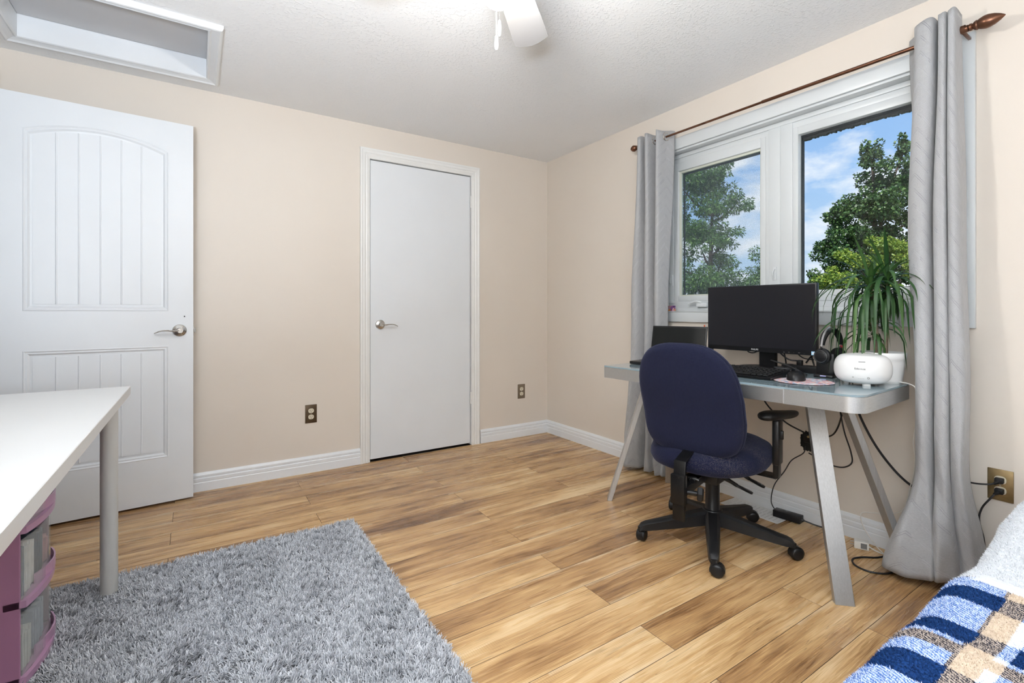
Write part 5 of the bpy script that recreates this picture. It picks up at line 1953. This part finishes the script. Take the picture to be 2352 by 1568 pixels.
F = np.concatenate([idx + np.array([[0, 1, 3, 2]]), idx + np.array([[2, 3, 5, 4]])])
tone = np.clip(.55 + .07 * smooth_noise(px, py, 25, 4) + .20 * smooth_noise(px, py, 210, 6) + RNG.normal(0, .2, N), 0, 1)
at_ = np.repeat(tone, 6).reshape(N, 6) * np.array([[.08, .08, .62, .62, 1., 1.]])  # roots darkened: shade in the gaps is put into the strand colour
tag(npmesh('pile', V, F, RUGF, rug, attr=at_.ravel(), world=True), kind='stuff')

# ------------------------------------------------------------------ bed with throws
bed = thing('bed', 'bed mattress and base beneath the plaid and white throws', 'bed', (1.45, -.30, 0))
g = G(); g.box(.36, 2.42, -1.25, .29, .20, .455, .05, 4); g.build('mattress', MATTR, bed, True, True)
g = G(); g.box(.38, 2.42, -1.25, .28, .06, .195, .01); g.build('bed_base', MATTR, bed, True, True)
for x, y in ((.45, .22), (2.35, .22), (.45, -1.18), (2.35, -1.18)):
    g = G(); g.box(x - .03, x + .03, y - .03, y + .03, 0, .06, .004); g.build('leg', BLACKP, bed, True, True)


def drape(x, s, lift, amp, seed):
    """s: arc length from the far hem over the bed edge; returns point"""
    zt, ye, r = .479 + lift + .050 * max(0, min(1, (x - 1.36) / .45)), .346 + lift, .055
    flat = .95           # length of cloth on top of the bed up to the rounding
    w = amp * noise.noise(Vector((x * 6, s * 6, seed))) + amp * .5 * noise.noise(Vector((x * 15, s * 11, seed + 5)))
    w += amp * .9 * noise.noise(Vector((x * 5 + s * 3, (s - x) * 2, seed + 9)))
    if s < flat:
        p, nrm = Vector((x, ye - r - (flat - s), zt)), Vector((0, 0, 1))
    elif s < flat + r * PI / 2:
        a = (s - flat) / r
        p, nrm = Vector((x, ye - r + r * math.sin(a), zt - r + r * math.cos(a))), Vector((0, math.sin(a), math.cos(a)))
    else:
        d = s - flat - r * PI / 2
        p, nrm = Vector((x, ye + .01 * math.sin(d * 8), zt - r - d)), Vector((0, 1, 0))
        w *= 1.5
    return p + nrm * w, nrm


def throw(name, label, x0, x1, length, lift, amp, seed, mat, uvs=True, nx=120, ns=150):
    t = thing(name, label, 'blanket', ((x0 + x1) / 2, .1, .49))
    P, UV = [], []
    for j in range(ns):
        s = .05 + (length - .05) * j / (ns - 1)
        row, ur = [], []
        for i in range(nx):
            x = x0 + (x1 - x0) * i / (nx - 1)
            xx = x + .012 * noise.noise(Vector((s * 4, seed, 1))) * (1 if i in (0, nx - 1) else 1)
            p, nrm = drape(xx, s, lift, amp, seed)
            row.append(tuple(p))
            ur.append((x, .95 + .2767 - s))
        P.append(row); UV.append(ur)
    g = G(); g.grid(P, uv=UV)
    o = g.build('cloth', mat, t, True, True, normals=False, angle=180)
    md = o.modifiers.new('thickness', 'SOLIDIFY')
    md.thickness = .006; md.offset = -1
    return t


pl_ = throw('plaid_throw', 'fluffy navy blue white and cream plaid throw over the near bed edge', .34, 1.325, 1.30, .003, .009, 2.0, PLAID)
wt_ = throw('white_blanket', 'fluffy white blanket on the bed beyond the plaid throw', 1.312, 2.40, 1.28, .000, .008, 6.0, WFLEECE)


def fuzz(parent, x0, x1, s0, s1, lift, amp, seed, n, mat, L, patch):
    rng = np.random.default_rng(int(seed * 10))
    V = np.zeros((n, 3, 3), np.float32); U = np.zeros((n, 3, 3), np.float32)
    xs = rng.uniform(x0, x1, n); ss = rng.uniform(s0, s1, n)
    rd = rng.normal(size=(n, 3)); ll = rng.uniform(.5, 1.2, n) * L
    for i in range(n):
        x, s = float(xs[i]), float(ss[i])
        p, nrm = drape(x, s, lift, amp, seed)
        d = (nrm * .75 + Vector(rd[i]) * .55).normalized()
        b = d.cross(Vector(rd[i][::-1])).normalized() * .0008
        V[i] = (p - b, p + b, p + d * ll[i])
        U[i] = (x, .95 + .2767 - s, 0)
    F = np.arange(n * 3).reshape(n, 3)
    tag(npmesh('fleece_pile', V, F, mat, parent, world=True, uv=U.reshape(-1, 3)), kind='stuff')


fuzz(pl_, .50, 1.325, .60, 1.18, .003, .009, 2.0, 110000, PLAIDF, .0048, True)
fuzz(wt_, 1.34, 2.38, .55, 1.18, .000, .008, 6.0, 90000, WFLEECE, .0055, False)
